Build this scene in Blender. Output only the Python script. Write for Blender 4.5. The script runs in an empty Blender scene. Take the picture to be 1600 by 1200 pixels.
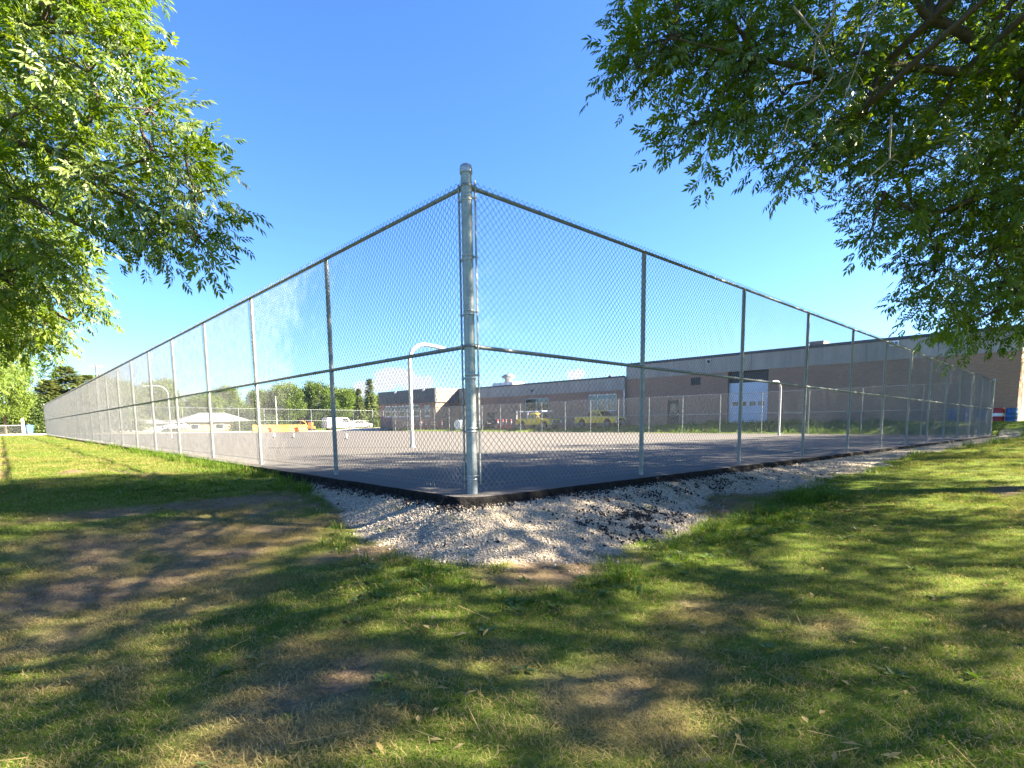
import bpy, bmesh, math, random
import numpy as np
from mathutils import Vector, Matrix

R = math.radians
random.seed(7)
scene = bpy.context.scene
COL = scene.collection

# ------------------------------------------------------------------ camera, light, exposure
# World frame: origin = foot of the corner post, +X along the right fence, +Y along the left fence.
cam = bpy.data.cameras.new('camera')
cam.lens = 856.2 / 1600 * 36
cam.sensor_width = 36
cam.shift_y = (749.8 - 600) / 1600
cam.clip_start = 0.05
cam.clip_end = 4000
camo = bpy.data.objects.new('camera', cam)
COL.objects.link(camo)
CAM = Vector((-3.5316, -4.4108, 0.7587))
yaw, pitch, roll = 0.8229, -0.1099, 0.0124
fw = Vector((math.cos(pitch) * math.cos(yaw), math.cos(pitch) * math.sin(yaw), math.sin(pitch)))
rt = Vector((math.sin(yaw), -math.cos(yaw), 0))
up = rt.cross(fw)
r2 = math.cos(roll) * rt - math.sin(roll) * up
u2 = math.sin(roll) * rt + math.cos(roll) * up
m = Matrix((r2, u2, -fw)).transposed().to_4x4()
m.translation = CAM
camo.matrix_world = m
scene.camera = camo

SUN_EL = R(33.0)
SUN_H = Vector((0.735, -0.678))
world = bpy.data.worlds.new('World')
scene.world = world
world.use_nodes = True
wn, wl = world.node_tree.nodes, world.node_tree.links
wn.clear()
w_out = wn.new('ShaderNodeOutputWorld')
w_bg = wn.new('ShaderNodeBackground')
w_bg.inputs['Strength'].default_value = 0.05
w_sky = wn.new('ShaderNodeTexSky')
w_sky.sky_type = 'NISHITA'
w_sky.sun_disc = False
w_sky.sun_elevation = SUN_EL
w_sky.sun_rotation = math.atan2(SUN_H.x, SUN_H.y)
w_sky.air_density = 1.0
w_sky.dust_density = 0.4
w_sky.ozone_density = 3.0
w_hs = wn.new('ShaderNodeHueSaturation')
w_hs.inputs['Saturation'].default_value = 1.1
wl.new(w_sky.outputs[0], w_hs.inputs['Color'])
# cumulus near the horizon, at infinity
w_tc = wn.new('ShaderNodeTexCoord')
w_no = wn.new('ShaderNodeTexNoise')
w_no.inputs['Scale'].default_value = 34
w_no.inputs['Detail'].default_value = 7
w_no.inputs['Roughness'].default_value = 0.55
wl.new(w_tc.outputs['Generated'], w_no.inputs['Vector'])
prev = None
def wmath(op, a, b=None):
    n = wn.new('ShaderNodeMath'); n.operation = op
    for i, x in enumerate((a, b)):
        if x is None: continue
        if isinstance(x, (int, float)): n.inputs[i].default_value = x
        else: wl.new(x, n.inputs[i])
    return n.outputs[0]
CLOUDS = [(.5035, .8605, .076, .036), (.530, .845, .070, .030), (.485, .872, .062, .030), (.4655, .8834, .0533, .026), (.555, .829, .060, .026),
          (.1787, .9827, .052, .030), (.2235, .9739, .0393, .024), (.14, .989, .040, .026), (.758, .648, .078, .018),
          (.33, .942, .030, .03), (.40, .915, .034, .03), (-.62, .78, .06, .06), (-.3, .95, .05, .04), (.93, -.35, .07, .06)]
for cx, cy, cz, cr in CLOUDS:
    d = wn.new('ShaderNodeVectorMath'); d.operation = 'SUBTRACT'
    v = Vector((cx, cy, cz)).normalized()
    d.inputs[1].default_value = v
    wl.new(w_tc.outputs['Generated'], d.inputs[0])
    s = wn.new('ShaderNodeVectorMath'); s.operation = 'MULTIPLY'
    s.inputs[1].default_value = (1, 1, 1.55)
    wl.new(d.outputs[0], s.inputs[0])
    ln = wn.new('ShaderNodeVectorMath'); ln.operation = 'LENGTH'
    wl.new(s.outputs[0], ln.inputs[0])
    k = wmath('SUBTRACT', 1.0, wmath('DIVIDE', ln.outputs['Value'], cr * 1.25))
    prev = k if prev is None else wmath('MAXIMUM', prev, k)
dens = wmath('ADD', wmath('MULTIPLY', prev, 1.0), wmath('MULTIPLY', wmath('SUBTRACT', w_no.outputs['Fac'], 0.52), 2.0))
w_mr = wn.new('ShaderNodeMapRange')
w_mr.interpolation_type = 'SMOOTHSTEP'
w_mr.inputs['From Min'].default_value = 0.15
w_mr.inputs['From Max'].default_value = 0.60
w_mr.inputs['To Max'].default_value = 0.88
wl.new(dens, w_mr.inputs['Value'])
w_mx = wn.new('ShaderNodeMix'); w_mx.data_type = 'RGBA'
w_mx.inputs['B'].default_value = (2.4, 2.4, 2.45, 1)
wl.new(w_mr.outputs[0], w_mx.inputs['Factor'])
w_tint = wn.new('ShaderNodeMix'); w_tint.data_type = 'RGBA'; w_tint.blend_type = 'MULTIPLY'
w_tint.inputs['Factor'].default_value = 1.0
w_tint.inputs['B'].default_value = (.41, .53, .73, 1)
wl.new(w_hs.outputs[0], w_tint.inputs['A'])
wl.new(w_tint.outputs['Result'], w_mx.inputs['A'])
wl.new(w_mx.outputs['Result'], w_bg.inputs['Color'])
wl.new(w_bg.outputs[0], w_out.inputs[0])

sun = bpy.data.lights.new('sun', 'SUN')
sun.energy = 5.0
sun.angle = R(0.55)
sun.color = (1.0, 0.87, 0.68)
suno = bpy.data.objects.new('sun', sun)
COL.objects.link(suno)
SDIR = Vector((SUN_H.x * math.cos(SUN_EL), SUN_H.y * math.cos(SUN_EL), math.sin(SUN_EL))).normalized()
suno.rotation_euler = SDIR.to_track_quat('Z', 'Y').to_euler()
suno.location = (30, -30, 30)

scene.view_settings.view_transform = 'Standard'
scene.view_settings.look = 'None'
scene.view_settings.gamma = 1
scene.view_settings.exposure = 3.42
scene.render.engine = 'CYCLES'
scene.cycles.use_denoising = True
scene.cycles.max_bounces = 8
scene.cycles.transparent_max_bounces = 8

# ------------------------------------------------------------------ noise helpers
def _hash(ix, iy, s):
    h = (ix.astype(np.int64) * 374761393 + iy.astype(np.int64) * 668265263 + s * 974711) & 0x7fffffff
    h = (h ^ (h >> 13)) * 1274126177 & 0x7fffffff
    return ((h ^ (h >> 16)) & 0xffff) / 65535.0
def vnoise(x, y, s=0):
    x = np.asarray(x, float); y = np.asarray(y, float)
    ix, iy = np.floor(x), np.floor(y)
    fx, fy = x - ix, y - iy
    fx = fx * fx * (3 - 2 * fx); fy = fy * fy * (3 - 2 * fy)
    a = _hash(ix, iy, s); b = _hash(ix + 1, iy, s); c = _hash(ix, iy + 1, s); d = _hash(ix + 1, iy + 1, s)
    return (a * (1 - fx) + b * fx) * (1 - fy) + (c * (1 - fx) + d * fx) * fy
def fbm(x, y, s=0, o=4):
    t, amp, n = 0, 1.0, 0
    for i in range(o):
        t = t + amp * vnoise(x * 2 ** i, y * 2 ** i, s + i * 17); n += amp; amp *= .5
    return t / n
def sst(a, b, x):
    t = np.clip((np.asarray(x, float) - a) / (b - a), 0, 1)
    return t * t * (3 - 2 * t)

# ------------------------------------------------------------------ ground shape
LU, LV = 37.85, 71.03           # court size
EDGE = 0.27                     # slab overhang beyond the fence line
def plane_z(u, v):
    return -0.0125 * np.clip(u, -6, LU + 2) - 0.003 * np.clip(v, -6, LV + 4)
def out_dist(u, v):             # distance outside the slab on the two near sides
    a = np.maximum(-EDGE - u, 0); b = np.maximum(-EDGE - v, 0)
    d = np.hypot(a, b)
    return d
def lawn_z(u, v):
    pl = plane_z(u, v)
    s = np.exp(-(np.maximum(u, 0) / 6.0) ** 2 - (np.maximum(v + .3, 0) / 2.6) ** 2)
    z = pl - 0.09 - 0.33 * s
    far = np.minimum(u, v)
    z = z - 0.13 * sst(-1.0, -3.4, far) * s
    z = z + (fbm(u * .5, v * .5, 3, 3) - .5) * 0.09 * sst(0, 1.2, out_dist(u, v))
    # trench lines cut in the lawn on the left
    tr = np.exp(-((u + 1.93 + .07 * np.sin(v * .9) + .04 * np.sin(v * 2.3)) / .055) ** 2) * sst(4.6, 5.6, v) * (1 - sst(40, 55, v))
    tr = tr + np.exp(-((u + 3.56 + .06 * np.sin(v * .7 + 1)) / .07) ** 2) * sst(7, 9, v) * (1 - sst(38, 50, v))
    z = z - .06 * tr
    z = z + .07 * np.exp(-((u + 2.67) ** 2 / .035 + (v - 7.72) ** 2 / .03)) 
    return z
def gravel_w(u, v):
    n = (fbm(u * 1.3 + 5, v * 1.3, 8, 3) - .5)
    wr = 1.02 + 0.28 * np.exp(-((u - .6) / 1.3) ** 2) - .55 * np.exp(-((u - 3.6) / .9) ** 2) + .25 * np.exp(-((u - 8) / 3) ** 2)
    wl_ = 0.72 * np.exp(-(np.maximum(v, 0) / 2.6) ** 2)
    c = np.where(v < -EDGE, np.where(u < -EDGE, 1.02, wr), wl_)
    a = np.maximum(-EDGE - u, 0); b = np.maximum(-EDGE - v, 0)
    t = np.where(a + b > 1e-6, b / (a + b + 1e-9), 0)
    corner = (u < -EDGE) & (v < -EDGE)
    c = np.where(corner, .72 * (1 - t) + 1.22 * t - .06 * np.sin(t * math.pi), c)
    return np.maximum(c + n * .55, 0.02)
def ground_z(u, v):
    u = np.asarray(u, float); v = np.asarray(v, float)
    d = out_dist(u, v); w = gravel_w(u, v); pl = plane_z(u, v)
    lz = lawn_z(u, v)
    t = np.clip(d / w, 0, 1.4)
    top = pl - .078
    prof = 1 - sst(0, 1.0, t * .98)
    prof = .35 * np.clip(1 - t, 0, 1) + .65 * prof
    hump = .03 * (fbm(u * 2.2, v * 2.2, 21, 3) - .4) * np.clip(t * (1.1 - t) * 4, 0, 1)
    side = np.where(v < 0, 1, np.exp(-(np.maximum(v, 0) / 5) ** 2))
    z = lz + (top - lz) * prof + hump * np.clip(side, .1, 1)
    # inside the court footprint: below the slab
    ins = (u > -EDGE) & (v > -EDGE) & (u < LU + .25) & (v < LV + .25)
    z = np.where(ins, pl - .22, z)
    # beyond the far fence the ground climbs to the building
    k = sst(LU + .25, 41.5, u)
    berm = (.48 * (1 - sst(17, 40, v)) + .30) * k
    zf = plane_z(np.full_like(u, LU), v) - .05 + berm
    fade = sst(-1.5, 2.5, v)
    z = np.where((u >= LU + .25), zf * fade + np.where(fade < 1, (lz + (berm + .0) * 1.0) * (1 - fade), 0), z)
    # beyond the end fence the ground falls away
    z = np.where((v >= LV + .25) & (u < LU + .25), pl - .06, z)
    z = z - .9 * sst(98, 128, v)
    return z

# patches: (u, v, radius_u, radius_v, strength)
DRY = [(-3.1, 2.9, .9, .35, .7), (-1.9, 1.15, 1.0, .5, 1.3), (-3.3, .6, .8, .5, 1.2), (-2.5, .4, .8, .45, 1.3), (-1.5, 2.2, .8, .4, .9), (-2.5, -.25, .6, .35, .8), (-1.25, .75, .35, .5, .8),
       (-3.2, -1.0, .5, .5, .8), (-2.55, -1.65, .35, .35, 1.), (-2.9, -2.3, .5, .25, .9), (-2.55, -2.45, .3, .25, .8), (-1.9, -2.35, .35, .3, .8), (-.45, -2.75, .5, .25, .7), (.25, -2.9, .4, .22, .6),
       (-1.15, -3.0, .5, .3, .75), (-1.7, -3.1, .5, .3, .6), (2.9, -1.2, .6, .32, 1.9), (4.2, -.95, .6, .3, 1.5), (-.8, 1.6, .35, .6, .6), (-1.3, -.35, .35, .25, .6),
       (4.5, -3.9, .7, .3, .5), (-1.5, 6.2, 1.0, .6, .5), (-2.6, 9, 1.2, 1.2, .35), (1.2, -4.2, .6, .3, .4)]
DIRT = [(-2.5, 1.6, 1.1, .38, .62), (-3.0, .6, .8, .32, .66), (-1.5, 1.5, .55, .35, .58), (-2.1, .75, .7, .2, .7), (-.85, 1.15, .22, .35, .6), (-2.65, -2.0, .42, .2, .55), (-3.3, -.3, .45, .25, .5), (-1.1, -.05, .35, .2, .55), (-1.5, -2.95, .4, .16, .5), (-2.2, 2.75, 1.0, .16, .95), (-1.3, 2.5, .6, .15, .9), (-.75, 1.95, .45, .12, .8), (-3.0, 2.75, .5, .18, .6), (-2.6, .75, .7, .16, .75), (-1.25, .05, .45, .12, .6), (-3.0, -.25, .5, .3, .55),
        (-.35, -1.45, .42, .22, 1.0), (.15, -1.5, .35, .2, .9), (-.75, -1.25, .2, .15, .6), (2.6, -1.15, .45, .2, 1.1), (3.3, -1.0, .35, .2, 1.0), (4.6, -.85, .5, .2, 1.1), (-2.67, 7.72, .17, .14, 1.2), (-2.5, 8.0, .5, .1, .5),
        (6.6, -3.6, .35, .14, .8), (-2.45, -2.05, .15, .12, .8), (-1.75, -2.75, .2, .1, .6), (.1, -3.35, .25, .12, .5), (-.1, -2.6, .2, .1, .5)]
LUSH = [(-1.35, -1.1, .55, .4, .9), (-.8, -1.9, .6, .3, .9), (-.1, -1.95, .35, .25, 1.2), (.5, -1.95, .5, .3, .9), (1.5, -1.9, .8, .35, .9), (2.9, -1.95, .9, .35, 1.), (4.4, -1.9, .7, .35, 1.), (6, -1.4, 1.2, .4, .8),
        (-.7, 3.3, .35, .9, .9), (-.7, 5.5, .35, 2.5, .8), (-1.6, 4.2, 1.2, .8, .8), (-.85, .35, .2, .3, .4)]
def blobs(B, u, v, s):
    n = (fbm(u * 2.6, v * 2.6, s, 4) - .5) * 1.5
    t = np.zeros_like(np.asarray(u, float))
    for a, b, ru, rv, k in B:
        q = ((u - a) / ru) ** 2 + ((v - b) / rv) ** 2
        t = np.maximum(t, k * np.exp(-q * .8))
    return t, n
def masks(u, v):
    u = np.asarray(u, float); v = np.asarray(v, float)
    d = out_dist(u, v); w = gravel_w(u, v)
    ng = (fbm(u * 9, v * 9, 31, 2) - .5) * .22
    gr = 1 - sst(.86, 1.06, d / w + ng)
    gr = np.where((d <= 0), 0, gr)
    gr = gr * np.where(v > 0, 1 - sst(4.2, 6.0, v), 1) * (u < LU + .2)
    dr, n = blobs(DRY, u, v, 41)
    base = (fbm(u * .9, v * .9, 52, 4) - .5) * 1.5
    lu, n2 = blobs(LUSH, u, v, 45)
    dry = np.clip(dr * (1.0 + n * .8) + base * .55 - .13 + .2 * n - lu * .9, 0, 1)
    di, n3 = blobs([(a, b, ru * 1.25, rv * 1.55, k_) for a, b, ru, rv, k_ in DIRT], u, v, 47)
    dirt = np.clip((di + n3 * .6 * np.minimum(1, di * 3)) * 1.5 - .12, 0, 1)
    tr = np.exp(-((u + 1.93 + .07 * np.sin(v * .9) + .04 * np.sin(v * 2.3)) / .07) ** 2) * sst(4.6, 5.6, v) * (1 - sst(40, 55, v))
    tr = tr + np.exp(-((u + 3.56 + .06 * np.sin(v * .7 + 1)) / .09) ** 2) * sst(7, 9, v) * (1 - sst(38, 50, v))
    dirt = np.maximum(dirt, np.clip(tr * 1.2, 0, 1))
    lip = (1 - sst(.03, .20, d + (fbm(u * 5, v * 5, 61, 3) - .5) * .22)) * (d > 0)
    lip = lip * np.where(v > 0, 1 - .3 * sst(5, 8, v), 1)
    crumb = np.exp(-(((u - 1.35) / .7) ** 2 + ((v + 1.12) / .26) ** 2)) * .8 * sst(.45, .66, fbm(u * 9, v * 9, 63, 3))
    crumb = np.maximum(crumb, .8 * np.exp(-((u - 3.5) / 2.2) ** 2 - ((v + .62) / .16) ** 2) * (fbm(u * 5, v * 5, 67, 3) > .5))
    ab = np.clip(np.maximum(lip, crumb), 0, 1)
    return dry, dirt, gr, ab, lu

# ------------------------------------------------------------------ object helpers
def tag(o, label=None, cat=None, group=None, kind=None):
    if label: o['label'] = label
    if cat: o['category'] = cat
    if group: o['group'] = group
    if kind: o['kind'] = kind
    return o
def empty(name, loc=(0, 0, 0), rz=0.0, label=None, cat=None, group=None, kind=None):
    o = bpy.data.objects.new(name, None)
    o.empty_display_size = .3
    COL.objects.link(o)
    o.location = loc; o.rotation_euler = (0, 0, rz)
    return tag(o, label, cat, group, kind)
def link(name, me, parent=None, loc=None, rz=None):
    o = bpy.data.objects.new(name, me)
    COL.objects.link(o)
    if parent is not None: o.parent = parent
    if loc is not None: o.location = loc
    if rz is not None: o.rotation_euler = (0, 0, rz)
    return o
def copy_tree(o, parent=None):
    c = o.copy(); COL.objects.link(c)
    if parent is not None: c.parent = parent
    for ch in [x for x in o.children]:
        copy_tree(ch, c)
    return c
class MB:
    """collects shapes and links them as one mesh object"""
    def __init__(s): s.v = []; s.f = []; s.mi = []; s.sm = []
    def add(s, vs, fs, mi=0, smooth=False):
        b = len(s.v); s.v += [tuple(p) for p in vs]
        for f in fs:
            s.f.append(tuple(b + i for i in f)); s.mi.append(mi); s.sm.append(smooth)
    def box(s, x0, x1, y0, y1, z0, z1, mi=0):
        vs = [(x, y, z) for z in (z0, z1) for y in (y0, y1) for x in (x0, x1)]
        s.add(vs, [(0, 2, 3, 1), (4, 5, 7, 6), (0, 1, 5, 4), (2, 6, 7, 3), (0, 4, 6, 2), (1, 3, 7, 5)], mi)
    def tube(s, pts, rad, n=8, mi=0, caps=True, smooth=True):
        pts = [Vector(p) for p in pts]
        if not hasattr(rad, '__len__'): rad = [rad] * len(pts)
        vs, fs = [], []
        pref = None
        for i, p in enumerate(pts):
            d = (pts[min(i + 1, len(pts) - 1)] - pts[max(i - 1, 0)]).normalized()
            if pref is None:
                pref = d.orthogonal().normalized()
            pref = (pref - d * pref.dot(d)).normalized()
            q = d.cross(pref)
            for k in range(n):
                a = 2 * math.pi * k / n
                vs.append(p + (pref * math.cos(a) + q * math.sin(a)) * rad[i])
        for i in range(len(pts) - 1):
            for k in range(n):
                k2 = (k + 1) % n
                fs.append((i * n + k, i * n + k2, (i + 1) * n + k2, (i + 1) * n + k))
        s.add(vs, fs, mi, smooth)
        if caps:
            s.add(vs[:n], [tuple(reversed(range(n)))], mi)
            s.add(vs[-n:], [tuple(range(n))], mi)
    def lathe(s, prof, n=16, cx=0, cy=0, cz=0, mi=0, smooth=True):
        vs = [(cx + r * math.cos(2 * math.pi * k / n), cy + r * math.sin(2 * math.pi * k / n), cz + z) for r, z in prof for k in range(n)]
        fs = [(i * n + k, i * n + (k + 1) % n, (i + 1) * n + (k + 1) % n, (i + 1) * n + k) for i in range(len(prof) - 1) for k in range(n)]
        s.add(vs, fs, mi, smooth)
        s.add(vs[:n], [tuple(reversed(range(n)))], mi); s.add(vs[-n:], [tuple(range(n))], mi)
    def prism(s, poly, y0, y1, mi=0):          # polygon in XZ extruded along Y
        n = len(poly)
        vs = [(x, y0, z) for x, z in poly] + [(x, y1, z) for x, z in poly]
        fs = [tuple(range(n)), tuple(range(2 * n - 1, n - 1, -1))]
        fs += [(i, n + i, n + (i + 1) % n, (i + 1) % n) for i in range(n)]
        s.add(vs, fs, mi)
    def mesh(s, name, mats):
        me = bpy.data.meshes.new(name)
        me.from_pydata([tuple(p) for p in s.v], [], s.f)
        for mt in (mats if isinstance(mats, (list, tuple)) else [mats]): me.materials.append(mt)
        me.polygons.foreach_set('material_index', s.mi)
        me.polygons.foreach_set('use_smooth', s.sm)
        bm = bmesh.new(); bm.from_mesh(me)
        bmesh.ops.recalc_face_normals(bm, faces=bm.faces)
        bm.to_mesh(me); bm.free()
        me.update()
        return me
    def build(s, name, mats, parent=None, loc=None, rz=None, bevel=0):
        o = link(name, s.mesh(name, mats), parent, loc, rz)
        if bevel:
            b = o.modifiers.new('bevel', 'BEVEL'); b.width = bevel; b.segments = 2; b.limit_method = 'ANGLE'
        return o
def np_mesh(name, V, F, mats, smooth=False, attrs=None):
    """V (n,3), F (m,3 or 4)"""
    me = bpy.data.meshes.new(name)
    V = np.asarray(V, np.float32); F = np.asarray(F, np.int32)
    k = F.shape[1]
    me.vertices.add(len(V)); me.vertices.foreach_set('co', V.ravel())
    me.loops.add(F.size); me.loops.foreach_set('vertex_index', F.ravel())
    me.polygons.add(len(F))
    me.polygons.foreach_set('loop_start', np.arange(0, F.size, k, dtype=np.int32))
    me.polygons.foreach_set('loop_total', np.full(len(F), k, np.int32))
    if smooth: me.polygons.foreach_set('use_smooth', np.ones(len(F), bool))
    for mt in (mats if isinstance(mats, (list, tuple)) else [mats]): me.materials.append(mt)
    for nm, (typ, dat) in (attrs or {}).items():
        a = me.attributes.new(nm, typ, 'POINT')
        a.data.foreach_set('color' if typ == 'FLOAT_COLOR' else 'value', np.asarray(dat, np.float32).ravel())
    me.update(calc_edges=True)
    return me

# ------------------------------------------------------------------ material helpers
class NT:
    def __init__(s, name):
        s.m = bpy.data.materials.new(name); s.m.use_nodes = True
        s.t = s.m.node_tree; s.n = s.t.nodes; s.l = s.t.links
        s.n.clear()
        s.out = s.n.new('ShaderNodeOutputMaterial')
    def node(s, typ, **kw):
        n = s.n.new(typ)
        for k, v in kw.items(): setattr(n, k, v)
        return n
    def put(s, sock, val):
        if isinstance(val, bpy.types.NodeSocket): s.l.new(val, sock)
        elif isinstance(val, (tuple, list)) and len(val) == 3 and sock.type == 'RGBA': sock.default_value = (*val, 1)
        else: sock.default_value = val
    def math(s, op, a, b=0.0, clamp=False):
        n = s.node('ShaderNodeMath', operation=op, use_clamp=clamp)
        s.put(n.inputs[0], a); s.put(n.inputs[1], b); return n.outputs[0]
    def noise(s, scale, detail=4, rough=.55, vec=None, dist=0):
        n = s.node('ShaderNodeTexNoise')
        n.inputs['Scale'].default_value = scale; n.inputs['Detail'].default_value = detail
        n.inputs['Roughness'].default_value = rough; n.inputs['Distortion'].default_value = dist
        if vec is not None: s.l.new(vec, n.inputs['Vector'])
        return n.outputs['Fac']
    def coord(s, which='Object'): return s.node('ShaderNodeTexCoord').outputs[which]
    def pos(s): return s.node('ShaderNodeNewGeometry').outputs['Position']
    def ramp(s, fac, stops):
        n = s.node('ShaderNodeValToRGB'); e = n.color_ramp.elements
        while len(e) < len(stops): e.new(.5)
        for i, (p, c) in enumerate(stops): e[i].position = p; e[i].color = (*c, 1)
        s.put(n.inputs[0], fac); return n.outputs[0]
    def mix(s, f, a, b, mode='MIX'):
        n = s.node('ShaderNodeMix', data_type='RGBA', blend_type=mode)
        s.put(n.inputs['Factor'], f); s.put(n.inputs['A'], a); s.put(n.inputs['B'], b)
        return n.outputs['Result']
    def rng(s, v, a, b, c=0.0, d=1.0):
        n = s.node('ShaderNodeMapRange'); s.put(n.inputs['Value'], v)
        for k, x in zip(('From Min', 'From Max', 'To Min', 'To Max'), (a, b, c, d)): n.inputs[k].default_value = x
        return n.outputs[0]
    def bump(s, h, strength=.5, dist=.01):
        n = s.node('ShaderNodeBump'); n.inputs['Strength'].default_value = strength; n.inputs['Distance'].default_value = dist
        s.put(n.inputs['Height'], h); return n.outputs[0]
    def bsdf(s, color, rough=.6, metal=0.0, normal=None, spec=.5, **kw):
        p = s.node('ShaderNodeBsdfPrincipled')
        s.put(p.inputs['Base Color'], color); s.put(p.inputs['Roughness'], rough); s.put(p.inputs['Metallic'], metal)
        p.inputs['Specular IOR Level'].default_value = spec
        for k, v in kw.items(): s.put(p.inputs[k], v)
        if normal is not None: s.l.new(normal, p.inputs['Normal'])
        s.l.new(p.outputs[0], s.out.inputs[0]); return p
def simple(name, c, rough=.6, metal=0., var=.15, scale=6., bump=0., bscale=40., spec=.5):
    t = NT(name); co = t.pos()
    n = t.noise(scale, 5, .6, co)
    dark = tuple(x * (1 - var) for x in c); lite = tuple(min(1, x * (1 + var)) for x in c)
    col = t.ramp(n, [(.3, dark), (.7, lite)])
    nr = t.bump(t.noise(bscale, 4, .6, co), bump, .01) if bump else None
    t.bsdf(col, t.rng(t.noise(scale * 2.3, 3, .5, co), .3, .7, max(.02, rough - .08), min(1, rough + .1)), metal, nr, spec)
    return t.m

# galvanised steel
def galv(name, c, rough, metal=.75):
    t = NT(name); co = t.pos()
    vo = t.node('ShaderNodeTexVoronoi'); vo.inputs['Scale'].default_value = 55; t.l.new(co, vo.inputs['Vector'])
    n = t.noise(7, 5, .6, co)
    f = t.math('ADD', t.math('MULTIPLY', vo.outputs['Color'], .35), t.math('MULTIPLY', n, .65))
    col = t.ramp(f, [(.25, tuple(x * .58 for x in c)), (.75, tuple(x * 1.08 for x in c))])
    t.bsdf(col, t.rng(n, .3, .7, rough - .07, rough + .12), metal)
    return t.m
M = {}
M['galv'] = galv('galvanised_steel', (.30, .33, .33), .5, .5)
M['wire'] = galv('galvanised_wire', (.205, .215, .22), .42, .75)
M['band'] = galv('steel_band', (.40, .42, .42), .45)
M['darkpost'] = simple('weathered_post', (.10, .10, .10), .6)

# ground
def ground_material():
    t = NT('lawn_ground'); co = t.pos()
    at = t.node('ShaderNodeAttribute', attribute_name='mask')
    sp = t.node('ShaderNodeSeparateColor'); t.l.new(at.outputs['Color'], sp.inputs[0])
    dry, dirt, grav, = sp.outputs[0], sp.outputs[1], sp.outputs[2]
    at2 = t.node('ShaderNodeAttribute', attribute_name='asph'); asph = at2.outputs['Fac']
    n1 = t.noise(1.1, 6, .6, co); n2 = t.noise(14, 6, .7, co); n3 = t.noise(70, 4, .7, co); n4 = t.noise(.16, 4, .6, co)
    grass = t.ramp(n2, [(.25, (.028, .056, .006)), (.5, (.068, .122, .012)), (.75, (.108, .170, .022))])
    yel = t.ramp(n3, [(.2, (.12, .105, .033)), (.8, (.24, .21, .09))])
    lawn = t.mix(t.math('MULTIPLY', t.rng(n1, .35, .75), .32), grass, yel)
    lawn = t.mix(t.rng(n4, .4, .7, 0, .35), lawn, (.135, .155, .03))
    straw = t.ramp(t.math('ADD', t.math('MULTIPLY', n3, .6), t.math('MULTIPLY', n2, .4)), [(.25, (.06, .038, .016)), (.5, (.23, .165, .075)), (.75, (.38, .285, .14))])
    c = t.mix(t.math('MULTIPLY', dry, .85), lawn, straw)
    soil = t.ramp(t.math('ADD', t.math('MULTIPLY', n3, .5), t.math('MULTIPLY', n2, .5)), [(.28, (.045, .033, .021)), (.50, (.175, .128, .080)), (.74, (.31, .24, .155))])
    c = t.mix(dirt, c, soil)
    vo = t.node('ShaderNodeTexVoronoi'); vo.inputs['Scale'].default_value = 62; t.l.new(co, vo.inputs['Vector'])
    vs = t.node('ShaderNodeSeparateColor'); t.l.new(vo.outputs['Color'], vs.inputs[0])
    gcol = t.ramp(vs.outputs[0], [(.05, (.19, .16, .12)), (.5, (.38, .33, .255)), (.95, (.52, .46, .365))])
    gcol = t.mix(t.rng(n1, .45, .7, 0, .35), gcol, (.36, .34, .32))
    c = t.mix(grav, c, gcol)
    c = t.mix(t.math('MULTIPLY', asph, t.rng(n2, .35, .6)), c, t.ramp(n3, [(.3, (.012, .011, .011)), (.7, (.035, .031, .03))]))
    # gravel road far away at the left end
    sx = t.node('ShaderNodeSeparateXYZ'); t.l.new(co, sx.inputs[0])
    road = t.math('MULTIPLY', t.rng(t.math('ADD', sx.outputs[1], t.math('MULTIPLY', n1, 2.0)), 72.5, 73.2), t.rng(sx.outputs[1], 88, 86))
    c = t.mix(road, c, t.ramp(n2, [(.3, (.42, .36, .29)), (.7, (.58, .51, .43))]))
    h = t.math('ADD', t.math('MULTIPLY', vo.outputs['Distance'], t.math('MULTIPLY', grav, -1.2)), t.math('MULTIPLY', n3, 1.0))
    nb = t.bump(t.math('ADD', h, t.math('MULTIPLY', n2, t.math('ADD', .8, t.math('MULTIPLY', dirt, 1.6)))), .9, .025)
    t.bsdf(c, .95, 0, nb, .06)
    return t.m
M['ground'] = ground_material()

def asphalt_material():
    t = NT('court_asphalt'); co = t.pos()
    n1 = t.noise(.35, 5, .6, co); n2 = t.noise(90, 4, .75, co); n3 = t.noise(5, 5, .65, co)
    mp = t.node('ShaderNodeMapping'); mp.inputs['Scale'].default_value = (.35, 2.2, 1); mp.inputs['Rotation'].default_value = (0, 0, R(-42)); t.l.new(co, mp.inputs[0])
    n5 = t.noise(1.3, 5, .6, mp.outputs[0])
    c = t.ramp(n2, [(.25, (.056, .053, .050)), (.55, (.100, .095, .088)), (.8, (.172, .160, .146))])
    c = t.mix(t.rng(n1, .35, .7, 0, .5), c, (.105, .097, .088))
    c = t.mix(t.rng(n5, .62, .78, 0, .35), c, (.19, .17, .15))
    c = t.mix(t.rng(n3, .6, .8, 0, .25), c, (.05, .047, .048))
    t.bsdf(c, .85, 0, t.bump(t.math('ADD', n2, t.math('MULTIPLY', n3, .4)), .5, .006), .12)
    return t.m
M['asphalt'] = asphalt_material()
M['asphalt_edge'] = simple('asphalt_edge', (.010, .0095, .0095), .9, 0, .6, 30, 1.0, 60, .1)

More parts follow.
